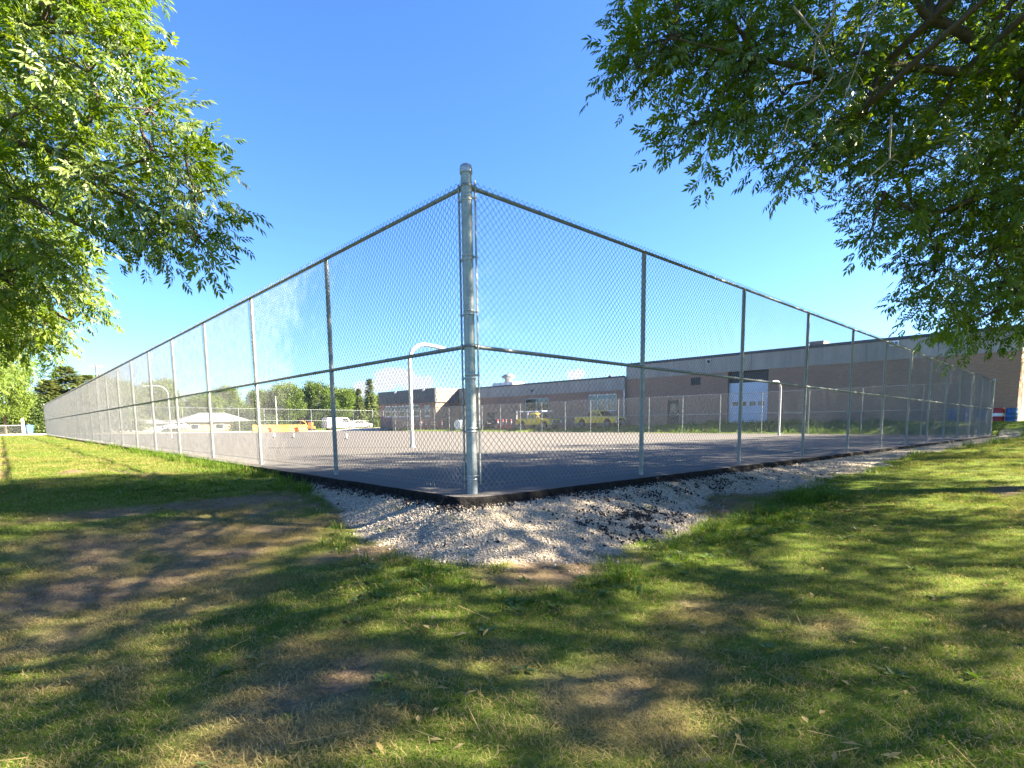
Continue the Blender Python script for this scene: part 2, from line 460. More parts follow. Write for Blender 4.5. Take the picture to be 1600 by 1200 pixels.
def leaf_material(name, stops, trans=.38, gloss=.10):
    t = NT(name)
    oi = t.node('ShaderNodeObjectInfo'); co = t.pos()
    n = t.noise(1.6, 3, .5, co)
    ge = t.node('ShaderNodeNewGeometry')
    f = t.math('ADD', t.math('MULTIPLY', oi.outputs['Random'], .45), t.math('ADD', t.math('MULTIPLY', n, .35), t.math('MULTIPLY', ge.outputs['Random Per Island'], .3)))
    col = t.ramp(f, stops)
    back = t.mix(.3, col, (.13, .17, .06))
    col2 = t.mix(ge.outputs['Backfacing'], col, back)
    d = t.node('ShaderNodeBsdfDiffuse'); t.put(d.inputs[0], col2)
    tr = t.node('ShaderNodeBsdfTranslucent'); t.put(tr.inputs[0], t.mix(1.0, col, (1.25, 1.2, .45), 'MULTIPLY'))
    g = t.node('ShaderNodeBsdfGlossy'); g.inputs['Roughness'].default_value = .45
    m1 = t.node('ShaderNodeMixShader'); m1.inputs[0].default_value = trans
    t.l.new(d.outputs[0], m1.inputs[1]); t.l.new(tr.outputs[0], m1.inputs[2])
    lw = t.node('ShaderNodeLayerWeight'); lw.inputs[0].default_value = .25
    m2 = t.node('ShaderNodeMixShader'); t.put(m2.inputs[0], t.math('MULTIPLY', lw.outputs['Fresnel'], gloss * 1.3, True))
    t.l.new(m1.outputs[0], m2.inputs[1]); t.l.new(g.outputs[0], m2.inputs[2])
    t.l.new(m2.outputs[0], t.out.inputs[0])
    return t.m
M['leaf'] = leaf_material('ash_leaf', [(.2, (.052, .105, .008)), (.5, (.105, .175, .013)), (.8, (.165, .225, .020)), (.95, (.21, .24, .035))], .46)
M['leaf_far'] = leaf_material('far_leaf', [(.2, (.045, .085, .014)), (.5, (.085, .135, .022)), (.85, (.14, .19, .035))], .35, .05)
M['needle'] = leaf_material('conifer_needle', [(.2, (.050, .080, .020)), (.6, (.105, .140, .036)), (.9, (.17, .18, .06))], .22, .05)
M['hedge'] = leaf_material('dark_hedge_leaf', [(.2, (.020, .035, .012)), (.6, (.035, .06, .016)), (.9, (.06, .09, .02))], .15, .05)
M['blade'] = leaf_material('grass_blade', [(.15, (.044, .102, .007)), (.5, (.090, .176, .012)), (.8, (.148, .235, .020)), (.97, (.24, .24, .07))], .40, .008)
M['blade_lush'] = leaf_material('lush_grass_blade', [(.15, (.035, .090, .006)), (.5, (.070, .152, .009)), (.9, (.12, .21, .015))], .42, .012)
M['straw'] = leaf_material('straw', [(.15, (.14, .095, .040)), (.5, (.30, .22, .095)), (.9, (.44, .34, .165))], .2, .005)
M['weed'] = leaf_material('weed_leaf', [(.15, (.030, .075, .014)), (.5, (.055, .12, .018)), (.9, (.09, .17, .02))], .35, .05)
def bark_material():
    t = NT('bark'); co = t.pos()
    n = t.noise(9, 6, .7, co); n2 = t.noise(45, 4, .7, co)
    c = t.ramp(t.math('ADD', t.math('MULTIPLY', n, .6), t.math('MULTIPLY', n2, .4)), [(.3, (.035, .026, .019)), (.7, (.14, .11, .082))])
    t.bsdf(c, .9, 0, t.bump(t.math('ADD', n2, n), .8, .02), .2); return t.m
M['bark'] = bark_material()
M['twig'] = simple('bare_twig', (.20, .16, .11), .8, 0, .3, 20)
def stone_material(name, a, b):
    t = NT(name); oi = t.node('ShaderNodeObjectInfo'); n = t.noise(60, 4, .6, t.pos())
    f = t.math('ADD', t.math('MULTIPLY', oi.outputs['Random'], .75), t.math('MULTIPLY', n, .25))
    t.bsdf(t.ramp(f, [(.1, a), (.9, b)]), .9, 0, None, .2); return t.m
M['stone'] = stone_material('limestone_chip', (.24, .205, .155), (.47, .415, .325))
M['chip'] = stone_material('asphalt_crumb', (.010, .009, .009), (.04, .036, .034))

def brick_material(name, c1, c2, mortar, sc=1.0):
    t = NT(name); co = t.coord('Object')
    s = t.node('ShaderNodeSeparateXYZ'); t.l.new(co, s.inputs[0])
    cb = t.node('ShaderNodeCombineXYZ'); t.l.new(t.math('ADD', s.outputs[0], s.outputs[1]), cb.inputs[0]); t.l.new(s.outputs[2], cb.inputs[1])
    b = t.node('ShaderNodeTexBrick')
    b.inputs['Scale'].default_value = 1.0; b.inputs['Brick Width'].default_value = .29 * sc; b.inputs['Row Height'].default_value = .098 * sc
    b.inputs['Mortar Size'].default_value = .009; b.inputs['Mortar Smooth'].default_value = .3; b.inputs['Bias'].default_value = 0
    t.put(b.inputs['Color1'], c1); t.put(b.inputs['Color2'], c2); t.put(b.inputs['Mortar'], mortar)
    t.l.new(cb.outputs[0], b.inputs['Vector'])
    n = t.noise(.5, 5, .6, co); n2 = t.noise(7, 4, .6, co)
    c = t.mix(t.rng(n, .3, .75, 0, .35), b.outputs['Color'], tuple(x * .72 for x in c1))
    c = t.mix(t.rng(n2, .3, .8, 0, .25), c, tuple(min(1, x * 1.2) for x in c2))
    t.bsdf(c, .88, 0, t.bump(b.outputs['Fac'], -.4, .008), .25); return t.m
M['brick'] = brick_material('tan_brick', (.285, .170, .115), (.35, .215, .15), (.33, .28, .23))
M['brick_house'] = brick_material('house_brick', (.36, .17, .11), (.44, .22, .14), (.40, .34, .30))
def panel_material():
    t = NT('grey_precast_panel'); co = t.pos()
    mp = t.node('ShaderNodeMapping'); mp.inputs['Scale'].default_value = (1.6, 1.6, .18); t.l.new(co, mp.inputs[0])
    a = t.noise(1.4, 6, .65, mp.outputs[0]); b = t.noise(.35, 4, .6, co); n = t.noise(25, 3, .6, co)
    c = t.ramp(a, [(.30, (.285, .26, .23)), (.62, (.375, .345, .308))])
    c = t.mix(t.rng(b, .35, .7, 0, .3), c, (.27, .25, .225))
    t.bsdf(c, .88, 0, t.bump(n, .3, .01), .2); return t.m
M['panel'] = panel_material()
M['flashing'] = simple('dark_flashing', (.05, .05, .06), .5, .2)
M['darkmetal'] = simple('dark_metal_siding', (.060, .060, .068), .5, .2, .1)
M['shingle'] = simple('brown_shingle', (.20, .165, .145), .85, 0, .2, 8)
M['whiteframe'] = simple('white_frame', (.62, .62, .62), .5, 0, .06)
M['greyframe'] = simple('grey_frame', (.42, .42, .44), .5, 0, .06)
def glass_material():
    t = NT('window_glass'); n = t.noise(.6, 2, .5, t.pos())
    t.bsdf((.03, .035, .04), .06, 0, t.bump(n, .15, .05), .9); return t.m
M['glass'] = glass_material()
M['bluedoor'] = simple('pale_blue_door_paint', (.50, .58, .68), .5, 0, .05, 1.5)
M['darkpaint'] = simple('dark_paint', (.035, .033, .035), .6)
M['louvre'] = simple('louvre', (.07, .05, .045), .6)
M['roofing'] = simple('flat_roofing', (.12, .115, .11), .9, 0, .2)
M['white'] = simple('white_paint', (.75, .75, .74), .45, 0, .05)
M['polepaint'] = simple('white_galvanised_pole', (.50, .50, .49), .45, .1, .1)
M['yellow'] = simple('yellow_truck_paint', (.68, .47, .02), .32, 0, .06, 2)
M['tyre'] = simple('tyre_rubber', (.018, .018, .018), .8)
M['chrome'] = simple('dull_chrome', (.5, .5, .5), .3, .8)
M['rim'] = simple('wheel_rim', (.16, .16, .17), .5, .3)
M['orange'] = simple('orange_plastic', (.72, .24, .02), .55, 0, .12, 3)
M['amber'] = simple('amber_plastic', (.72, .36, .03), .55, 0, .12, 3)
M['palegrey'] = simple('pale_grey_paint', (.42, .43, .45), .35, 0, .05)
M['red'] = simple('red_orange_plastic', (.68, .055, .035), .5, 0, .1, 3)
M['reflect'] = simple('white_reflective_band', (.8, .8, .8), .4, 0, .03)
M['drumblue'] = simple('blue_drum_paint', (.03, .105, .27), .5, 0, .15, 3)
M['drumred'] = simple('red_drum_paint', (.32, .03, .04), .5, 0, .15, 3)
M['houseroof'] = simple('grey_roof', (.22, .22, .235), .8, 0, .1, 3)
M['fascia'] = simple('white_fascia', (.68, .66, .63), .6, 0, .04)
M['carwhite'] = simple('white_car_paint', (.72, .72, .72), .3, 0, .03)
M['timber'] = simple('timber', (.16, .12, .09), .85, 0, .25)
M['tail'] = simple('tail_lamp', (.35, .02, .015), .3)
M['lamp'] = simple('headlamp', (.6, .62, .65), .15)
M['window_dark'] = simple('dark_vehicle_glass', (.02, .023, .028), .08, 0, .1, 2, spec=.8)

# ------------------------------------------------------------------ GN scatter: templates + points live in one mesh
def scatter_mesh(name, templates, pts, tid, rot, scl, mats):
    """templates: list of (V, F(list of tuples), mi). Template faces are tagged; loose vertices are the points."""
    V, F, MI, TM = [], [], [], []
    for k, (tv, tf, mi) in enumerate(templates):
        b = len(V); V += [tuple(p) for p in tv]
        F += [tuple(b + i for i in f) for f in tf]
        MI += list(mi) if hasattr(mi, '__len__') else [mi] * len(tf)
        TM += [k] * len(tf)
    nt = len(V)
    me = bpy.data.meshes.new(name)
    allv = np.vstack([np.array(V, np.float32), np.asarray(pts, np.float32)])
    me.vertices.add(len(allv)); me.vertices.foreach_set('co', allv.ravel())
    lens = np.array([len(f) for f in F], np.int32)
    flat = np.concatenate([np.array(f, np.int32) for f in F])
    me.loops.add(len(flat)); me.loops.foreach_set('vertex_index', flat)
    me.polygons.add(len(F))
    me.polygons.foreach_set('loop_start', np.concatenate([[0], np.cumsum(lens)[:-1]]).astype(np.int32))
    me.polygons.foreach_set('loop_total', lens)
    for mt in mats: me.materials.append(mt)
    me.polygons.foreach_set('material_index', np.array(MI, np.int32))
    a = me.attributes.new('tmpl', 'INT', 'FACE'); a.data.foreach_set('value', np.array(TM, np.int32))
    z = lambda d: np.concatenate([np.zeros((nt,) + d.shape[1:]), d])
    a = me.attributes.new('is_pt', 'FLOAT', 'POINT'); a.data.foreach_set('value', np.concatenate([np.zeros(nt), np.ones(len(pts))]).astype(np.float32))
    a = me.attributes.new('tid', 'FLOAT', 'POINT'); a.data.foreach_set('value', z(np.asarray(tid, float)).astype(np.float32))
    a = me.attributes.new('scl', 'FLOAT', 'POINT'); a.data.foreach_set('value', z(np.asarray(scl, float)).astype(np.float32))
    a = me.attributes.new('rot', 'FLOAT_VECTOR', 'POINT'); a.data.foreach_set('vector', z(np.asarray(rot, float)).astype(np.float32).ravel())
    me.update(calc_edges=True)
    return me
_gn = {}
def scatter_group(K):
    if K in _gn: return _gn[K]
    g = bpy.data.node_groups.new('scatter_%d' % K, 'GeometryNodeTree')
    g.interface.new_socket('Geometry', in_out='INPUT', socket_type='NodeSocketGeometry')
    g.interface.new_socket('Geometry', in_out='OUTPUT', socket_type='NodeSocketGeometry')
    N, L = g.nodes, g.links
    gi, go = N.new('NodeGroupInput'), N.new('NodeGroupOutput')
    def attr(nm, typ):
        n = N.new('GeometryNodeInputNamedAttribute'); n.data_type = typ; n.inputs['Name'].default_value = nm
        return n.outputs['Attribute']
    def near(sock, k):
        n = N.new('FunctionNodeCompare'); n.data_type = 'FLOAT'; n.operation = 'EQUAL'
        L.new(sock, n.inputs['A']); n.inputs['B'].default_value = k; n.inputs['Epsilon'].default_value = .2
        return n.outputs[0]
    sp = N.new('GeometryNodeSeparateGeometry'); sp.domain = 'POINT'
    L.new(gi.outputs[0], sp.inputs[0]); L.new(near(attr('is_pt', 'FLOAT'), 1.0), sp.inputs['Selection'])
    join = N.new('GeometryNodeJoinGeometry')
    e2r = N.new('FunctionNodeEulerToRotation'); L.new(attr('rot', 'FLOAT_VECTOR'), e2r.inputs[0])
    for k in range(K):
        st = N.new('GeometryNodeSeparateGeometry'); st.domain = 'FACE'
        L.new(sp.outputs['Inverted'], st.inputs[0]); L.new(near(attr('tmpl', 'INT'), k), st.inputs['Selection'])
        io = N.new('GeometryNodeInstanceOnPoints')
        L.new(sp.outputs['Selection'], io.inputs['Points']); L.new(near(attr('tid', 'FLOAT'), k), io.inputs['Selection'])
        L.new(st.outputs['Selection'], io.inputs['Instance']); L.new(e2r.outputs[0], io.inputs['Rotation']); L.new(attr('scl', 'FLOAT'), io.inputs['Scale'])
        L.new(io.outputs[0], join.inputs[0])
    L.new(join.outputs[0], go.inputs[0])
    _gn[K] = g
    return g
def scatter_obj(name, me, K, parent=None, loc=None, rz=None):
    o = link(name, me, parent, loc, rz)
    md = o.modifiers.new('scatter', 'NODES'); md.node_group = scatter_group(K)
    return o

# ================================================================== STRUCTURE
def graded(lo, hi, fine, flo, fhi, grow=1.13):
    a = list(np.arange(flo, fhi + 1e-6, fine))
    s, x = fine, a[-1]
    while x < hi: s *= grow; x += s; a.append(min(x, hi))
    s, x = fine, a[0]; b = []
    while x > lo: s *= grow; x -= s; b.append(max(x, lo))
    return np.array(b[::-1] + a)
def build_ground():
    U = graded(-900, 900, .055, -4.6, 8.5, 1.07); V = graded(-900, 900, .055, -4.6, 8.0, 1.07)
    gu, gv = np.meshgrid(U, V, indexing='ij')
    z = ground_z(gu, gv)
    z = z - .00002 * np.maximum(np.hypot(gu, gv) - 150, 0) ** 1.2
    dry, dirt, gr, ab, lu = masks(gu, gv)
    n, k = gu.shape
    idx = np.arange(n * k).reshape(n, k)
    F = np.stack([idx[:-1, :-1], idx[1:, :-1], idx[1:, 1:], idx[:-1, 1:]], -1).reshape(-1, 4)
    mask = np.stack([dry, dirt, gr, np.ones_like(dry)], -1).reshape(-1, 4)
    me = np_mesh('lawn', np.stack([gu, gv, z], -1).reshape(-1, 3), F, M['ground'], True,
                 {'mask': ('FLOAT_COLOR', mask), 'asph': ('FLOAT', ab.ravel())})
    tag(link('lawn', me), 'patchy mown lawn with gravel and bare soil around the paved court', 'lawn', kind='structure')
build_ground()

def build_court():
    # outer ring along the slab edge, inner ring 0.4 m inside, then the flat middle
    pts = []
    e = EDGE; r = .30
    def seg(a, b, step):
        n = max(2, int(math.dist(a, b) / step))
        return [(a[0] + (b[0] - a[0]) * i / n, a[1] + (b[1] - a[1]) * i / n) for i in range(n)]
    X0, Y0, X1, Y1 = -e, -e, LU + .25, LV + .25
    pts += seg((X0 + r, Y0), (12, Y0), .05) + seg((12, Y0), (X1, Y0), .4) + seg((X1, Y0), (X1, Y1), 2) + seg((X1, Y1), (X0, Y1), 2) + seg((X0, Y1), (X0, 12), .6) + seg((X0, 12), (X0, Y0 + r), .05)
    for i in range(10):
        a = math.pi + (i / 10) * math.pi / 2
        pts.append((X0 + r + r * math.cos(a), Y0 + r + r * math.sin(a)))
    P = np.array(pts); c = np.array([(X0 + X1) / 2, (Y0 + Y1) / 2])
    nx = np.where(P[:, 0] < X0 + r + .01, -1, np.where(P[:, 0] > X1 - .01, 1, 0)).astype(float)
    ny = np.where(P[:, 1] < Y0 + r + .01, -1, np.where(P[:, 1] > Y1 - .01, 1, 0)).astype(float)
    ln = np.maximum(np.hypot(nx, ny), 1e-6); nx /= ln; ny /= ln
    n1 = (fbm(P[:, 0] * 3, P[:, 1] * 3, 71, 3) - .5); n2 = (fbm(P[:, 0] * 9, P[:, 1] * 9, 73, 3) - .5)
    def ring(off, dz):
        x = P[:, 0] + nx * off; y = P[:, 1] + ny * off
        return np.stack([x, y, plane_z(x, y) + dz], -1)
    rings = [ring(-.40 + 0 * n1, 0 * n1), ring(n1 * .05, 0 * n1 - .004), ring(.018 + n1 * .05 + n2 * .02, -.022 + n2 * .012), ring(.035 + n1 * .06 + n2 * .09, -.065 + n2 * .05), ring(.085 + n1 * .1 + n2 * .11, -.125 + n2 * .03), ring(.12 + n1 * .1, 0 * n1 - .26)]
    # keep the corner of the inner ring from folding
    rings[0][:, 0] = np.clip(rings[0][:, 0], X0 + .40, X1 - .40); rings[0][:, 1] = np.clip(rings[0][:, 1], Y0 + .40, Y1 - .40)
    rings[0][:, 2] = plane_z(rings[0][:, 0], rings[0][:, 1])
    n = len(P)
    V = np.vstack(rings); me = bpy.data.meshes.new('sports_court')
    F, MI = [], []
    for k in range(5):
        for i in range(n):
            j = (i + 1) % n
            F.append((k * n + i, k * n + j, (k + 1) * n + j, (k + 1) * n + i)); MI.append(0 if k == 0 else 1)
    b = len(V)
    q = [(X0 + .4, Y0 + .4), (X1 - .4, Y0 + .4), (X1 - .4, Y1 - .4), (X0 + .4, Y1 - .4)]
    V = np.vstack([V, [(x, y, float(plane_z(x, y))) for x, y in q]])
    F.append((b, b + 1, b + 2, b + 3)); MI.append(0)
    me.from_pydata(V.tolist(), [], F)
    me.materials.append(M['asphalt']); me.materials.append(M['asphalt_edge'])
    me.polygons.foreach_set('material_index', MI); me.update()
    tag(link('sports_court', me), 'fresh dark asphalt sports court with a crumbly black edge', 'court', kind='structure')
build_court()

# ------------------------------------------------------------------ chain link fences
H = 3.03
def wire_panel(width, slope, rad=.0026, dn=.0381):
    """zigzag pickets, hooked into each other, in the local XZ plane; returns a mesh"""
    n = max(4, int(round(width / dn / 2)) * 2); a = width / n; b = .0395
    J = int((H + .085 - .035) / b)
    ph = np.arange(3) * 2 * math.pi / 3
    j = np.arange(J + 1)
    Vs, Fs = [], []; base = 0
    rng = np.random.RandomState(5)
    for k in range(n):
        par = (k + j) & 1
        x = (k + par) * a + (1 - 2 * par) * rad * .9
        y = np.where(par == 0, rad * 1.05, -rad * 1.05)
        z = .035 + j * b
        x = x + .004 * np.sin(z * 2.1 + k * .21) + .0025 * np.sin(z * 5.3 - k * .13)
        C = np.stack([x, y, z + slope * x], -1)
        # mitred cross sections: ring perpendicular to Z (wire runs ~45 deg), stretched
        ring = np.stack([np.cos(ph) * rad * 1.35, np.sin(ph) * rad, np.zeros(3)], -1)
        Vs.append((C[:, None, :] + ring[None]).reshape(-1, 3))
        i = np.arange(J)[:, None] * 3; q = np.arange(3)[None]
        f = np.stack([i + q, i + (q + 1) % 3, i + 3 + (q + 1) % 3, i + 3 + q], -1).reshape(-1, 4) + base
        Fs.append(f); base += 3 * (J + 1)
    return np_mesh('wire_mesh', np.vstack(Vs), np.vstack(Fs), M['wire'], True)
def post_mesh(rad, h, cap=True, n=12):
    mb = MB(); mb.lathe([(rad, -.3), (rad, h)], n)
    return mb.mesh('post', M['galv'])
def cap_mesh(rad, z):
    mb = MB(); mb.lathe([(rad * 1.16, z - .055), (rad * 1.16, z - .01), (rad * 1.10, z + .012), (rad * .75, z + .028), (rad * .2, z + .034)], 18)
    return mb.mesh('cap', M['band'])
line_post = post_mesh(.031, H - .02)
eye_cap = None
def make_fence(label, origin, direction, length, bay, out_sign, slope, group):
    """fence along +-X or Y; local x runs along it; wire hangs on the outer side"""
    rz = math.atan2(direction[1], direction[0])
    root = empty('chain_link_fence', (origin[0], origin[1], float(plane_z(origin[0], origin[1]))), rz, label, 'fence', group)
    nb = int(length / bay + 1e-6); rest = length - nb * bay
    me = wire_panel(bay, slope)
    yo = out_sign * .037
    for i in range(nb):
        o = link('wire_mesh', me, root, (i * bay, yo, slope * i * bay))
    if rest > .2:
        link('wire_mesh', wire_panel(rest, slope), root, (nb * bay, yo, slope * nb * bay))
    for i in range(1, nb + (1 if rest > .2 else 0)):
        link('post', line_post, root, (i * bay, 0, slope * i * bay))
    for nm, z, r_ in (('top_rail', H, .0215), ('mid_rail', 1.497, .0215)):
        mb = MB(); n = max(2, int(length / 3))
        mb.tube([(length * k / n, 0, z + slope * length * k / n) for k in range(n + 1)], r_, 8)
        mb.build(nm, M['galv'], root)
    mb = MB(); mb.tube([(length * k / 20, yo + out_sign * .006, .10 + slope * length * k / 20) for k in range(21)], .0028, 5)
    mb.build('tension_wire', M['wire'], root)
    return root, nb, rest
def post_with_cap(root, x, slope, rad, h):
    p = link('post', post_mesh(rad, h, n=20), root, (x, 0, slope * x))
    link('cap', cap_mesh(rad, h), p)
    return p
GF = 'fences around the court'
f_right, nr, _ = make_fence('tall galvanised fence above the gravel bank, running off to the right', (0, 0), (1, 0), LU, 3.05, -1, -.0125, GF)
f_left, nl, _ = make_fence('long tall galvanised fence along the sunlit lawn on the left', (0, 0), (0, 1), LV, 3.157, 1, -.003, GF)
f_far, nf, _ = make_fence('far fence of the court, in front of the brick building', (LU, 0), (0, 1), LV, LV / 22, -1, -.003, GF)
f_end, ne, _ = make_fence('distant end fence of the court, before the trees and orange barriers', (0, LV), (1, 0), LU, LU / 12, 1, -.0125, GF)
# corner post with bands, tension bars and ties (belongs to the right fence)
cp = post_with_cap(f_right, 0, 0, .054, 3.20)
def band_mesh(z, ang, rad):
    mb = MB()
    mb.lathe([(rad + .001, z - .010), (rad + .003, z - .009), (rad + .003, z + .009), (rad + .001, z + .010)], 20)
    c, s = math.cos(ang), math.sin(ang)
    mb.tube([(c * rad, s * rad, z), (c * (rad + .052), s * (rad + .052), z)], [.011, .009], 6)
    mb.tube([(c * (rad + .036) - s * .018, s * (rad + .036) + c * .018, z), (c * (rad + .036) + s * .018, s * (rad + .036) - c * .018, z)], .0065, 6)
    return mb.mesh('brace_band', M['band'])
zs = [.17, .66, 1.20, 1.83, 2.36, 2.92]
for i, z in enumerate(zs):
    link('brace_band', band_mesh(z + .012, R(-14), .054), cp)
    link('brace_band', band_mesh(z - .022, R(104), .054), cp)
for ang, z in ((R(0), H), (R(0), 1.497), (R(90), H - .001), (R(90), 1.495)):
    mb = MB(); mb.lathe([(.0548, z - .012), (.0575, z - .011), (.0575, z + .011), (.0548, z + .012)], 20)
    c, s = math.cos(ang), math.sin(ang)
    mb.tube([(c * .05, s * .05, z), (c * .13, s * .13, z)], [.03, .026], 10)
    mb.build('rail_end', M['band'], cp)
for x, y, l0 in ((.085, -.030, .09), (-.030, .085, .06)):
    mb = MB(); mb.box(x - .008, x + .008, y - .005, y + .005, l0, H + .06) if y < 0 else mb.box(x - .005, x + .005, y - .008, y + .008, l0, H + .03)
    mb.build('tension_bar', M['band'], f_right)
# other terminal posts
pe = post_with_cap(f_right, LU, -.0125, .05, H + .12)
post_with_cap(f_left, LV, -.003, .05, H + .12)
post_with_cap(f_far, LV, -.003, .05, H + .12)
# wire ties on the nearest bays
def ties(root, bay, sign, slope):
    mb = MB()
    for b in range(4):
        for z in np.arange(.35, H - .1, .38):
            x = (b + 1) * bay
            mb.tube([(x - .036, sign * .012, z + slope * x), (x - .012, sign * .042, z + slope * x + .006), (x + .012, sign * .042, z + slope * x + .008), (x + .036, sign * .012, z + slope * x)], .0022, 4)
        for k in range(1, 6):
            x = (b + k / 6) * bay
            for z in (H, 1.497):
                mb.tube([(x, sign * .0, z + .026 + slope * x), (x + .004, sign * .03, z + .014 + slope * x), (x, sign * .042, z - .005 + slope * x), (x + .003, sign * .0, z - .026 + slope * x)], .0022, 4)
    o = mb.build('wire_ties', M['band'], root); o['kind'] = 'stuff'
ties(f_right, 3.05, -1, -.0125); ties(f_left, 3.157, 1, -.003)

# ------------------------------------------------------------------ school building
def gz(u, v): return float(ground_z(np.array([float(u)]), np.array([float(v)]))[0])
B = empty('brick_building', (47, 20, 0), 0, 'long low brick building with grey upper bands, garage door and a taller right half', 'building')
B.location = (0, 0, 0)
def wbox(name, mt, x0, x1, y0, y1, z0, z1, parent=B, bevel=0):
    mb = MB(); mb.box(x0, x1, y0, y1, z0, z1); return mb.build(name, mt, parent, bevel=bevel)
W = 47.0
# big block: wall pieces round the garage recess and the door
ZB = 4.93; ZT = 6.40
gd = (16.28, 20.02); dz = (25.08, 26.38)
mb = MB()
mb.box(W, W + 14, -.32, gd[0], -1.2, ZB); mb.box(W, W + 14, gd[1], dz[0], -1.2, ZB)
mb.box(W, W + 14, dz[1], 31.5, -1.2, ZB); mb.box(W, W + 14, dz[0] + .0005, dz[1] - .0005, 2.50, ZB); mb.box(W + .8, W + 14, gd[0] + .0005, gd[1] - .0005, -1.2, ZB)
mb.build('wall', M['brick'], B)
ys = np.linspace(-.34, 31.5, 8)
for i in range(7):
    wbox('wall_panel', M['panel'], W - .05, W + 13.9, ys[i] + .012, ys[i + 1] - .012, ZB + .002, ZT)
wbox('roof', M['roofing'], W + .1, W + 13.8, -.2, 31.4, ZT + .002, ZT + .10)
wbox('flashing', M['flashing'], W - .10, W + .09, -.38, 31.55, ZT + .003, ZT + .24)
wbox('flashing', M['flashing'], W + .092, W + 14, -.38, -.22, ZT + .003, ZT + .24)
# garage door
g = wbox('garage_door', M['bluedoor'], W + .30, W + .38, gd[0] + .02, gd[1] - .02, .10, 3.88)
for k in range(5):
    z0 = .12 + k * .752
    wbox('door_panel', M['bluedoor'], W + .268, W + .299, gd[0] + .05, gd[1] - .05, z0, z0 + .73, g)
for k in range(4):
    y0 = gd[0] + .40 + k * .80
    wbox('pane', M['glass'], W + .255, W + .267, y0, y0 + .52, 1.75, 2.12, g)
wbox('transom', M['darkpaint'], W + .32, W + .40, gd[0] + .02, gd[1] - .02, 3.90, 4.92)
d = wbox('door', M['darkpaint'], W + .16, W + .24, dz[0] + .03, dz[1] - .03, .12, 2.48)
wbox('pane', M['glass'], W + .145, W + .159, dz[0] + .30, dz[1] - .30, 1.25, 2.1, d)
wbox('handle', M['chrome'], W + .10, W + .158, dz[0] + .14, dz[0] + .20, 1.0, 1.18, d)
lv = wbox('louvre', M['louvre'], W - .03, W + .02, 22.8, 23.8, 3.90, 4.64)
for k in range(4):
    wbox('louvre_blade', M['darkpaint'], W - .06, W - .032, 22.88 + k * .24, 23.02 + k * .24, 3.96, 4.58, lv)
v1 = wbox('vent', M['greyframe'], W - .12, W - .052, 21.72, 22.18, 5.82, 6.28); wbox('grille', M['darkpaint'], W - .135, W - .121, 21.80, 22.10, 5.90, 6.20, v1)
fl = wbox('flood_light', M['white'], W - .16, W - .052, 6.62, 7.20, 5.98, 6.36)
for k in (0, 1): wbox('pane', M['glass'], W - .175, W - .161, 6.70 + k * .26, 6.88 + k * .26, 6.06, 6.28, fl)
mb = MB(); mb.box(W + .6, W + 2.0, 12.1, 13.2, ZT + .1, ZT + .62); mb.build('roof_vent', M['shingle'], B)
# low wing
W2 = W - .25
ZB2 = 3.82; ZT2 = 5.18
def win(y0, y1, z0, z1, x, frame, n=2, blind=False):
    f = MB(); t = .12
    f.box(x - .05, x + .05, y0, y1, z1 - t, z1); f.box(x - .05, x + .05, y0, y1, z0, z0 + t)
    f.box(x - .05, x + .05, y0, y0 + t, z0 + t, z1 - t); f.box(x - .05, x + .05, y1 - t, y1, z0 + t, z1 - t)
    for k in range(1, n):
        yy = y0 + (y1 - y0) * k / n
        f.box(x - .045, x + .045, yy - .05, yy + .05, z0 + t, z1 - t)
    w = f.build('window', frame, B)
    for k in range(n):
        a = y0 + (y1 - y0) * k / n + .06; b = y0 + (y1 - y0) * (k + 1) / n - .06
        wbox('pane', M['glass'], x - .012, x + .006, a, b, z0 + t * .7, z1 - t * .7, w)
    wbox('sill', frame, x - .10, x + .03, y0 - .06, y1 + .06, z0 - .09, z0 - .002, w)
    return w
def wall_with_holes(x0, x1, y0, y1, z0, z1, holes, mt):
    mb = MB(); cur = y0
    for a, b, c, d_ in sorted(holes):
        mb.box(x0, x1, cur, a, z0, z1); mb.box(x0, x1, a, b, z0, c); mb.box(x0, x1, a, b, d_, z1)
        mb.box(x0 + .4, x1, a, b, c, d_); cur = b
    mb.box(x0, x1, cur, y1, z0, z1)
    return mb.build('wall', mt, B)
w1 = (42.96, 47.17, 1.52, 3.42); w2 = (32.6, 36.63, 1.55, 3.48); w3 = (53.2, 54.9, -.7, 1.72)
wall_with_holes(W2, W2 + 14, 31.502, 61.28, -1.4, ZB2, [w1, w2, w3], M['brick'])
win(*w1, W2 + .12, M['greyframe']); win(*w2, W2 + .12, M['whiteframe'], 3)
d2 = wbox('door', M['darkpaint'], W2 + .2, W2 + .28, w3[0], w3[1], -.7, w3[3])
ys = np.linspace(31.50, 61.15, 7)
for i in range(6):
    wbox('wall_panel', M['panel'], W2 - .05, W2 + 13.9, ys[i] + .012, ys[i + 1] - .012, ZB2 + .002, ZT2)
wbox('roof', M['roofing'], W2 + .1, W2 + 13.8, 31.6, 61.15, ZT2 + .002, ZT2 + .1)
wbox('flashing', M['flashing'], W2 - .10, W2 + .09, 31.56, 61.16, ZT2 + .003, ZT2 + .17)
wbox('sunlit_edge', M['white'], W2 - .10, W2 - .003, 31.48, 31.60, .2, ZB2 - .01)  # white strip added to paint the sunlit edge at the wing's end
mb = MB(); mb.box(W2 + 3, W2 + 5.2, 52.6, 57.0, ZT2 + .1, ZT2 + .85); mb.build('roof_unit', M['whiteframe'], B)
mb = MB(); mb.lathe([(.55, 0), (.55, .55), (1.0, .75), (1.0, .95), (.3, 1.3)], 14, W2 + 4.2, 54.8, ZT2 + .852); mb.build('roof_fan', M['galv'], B)
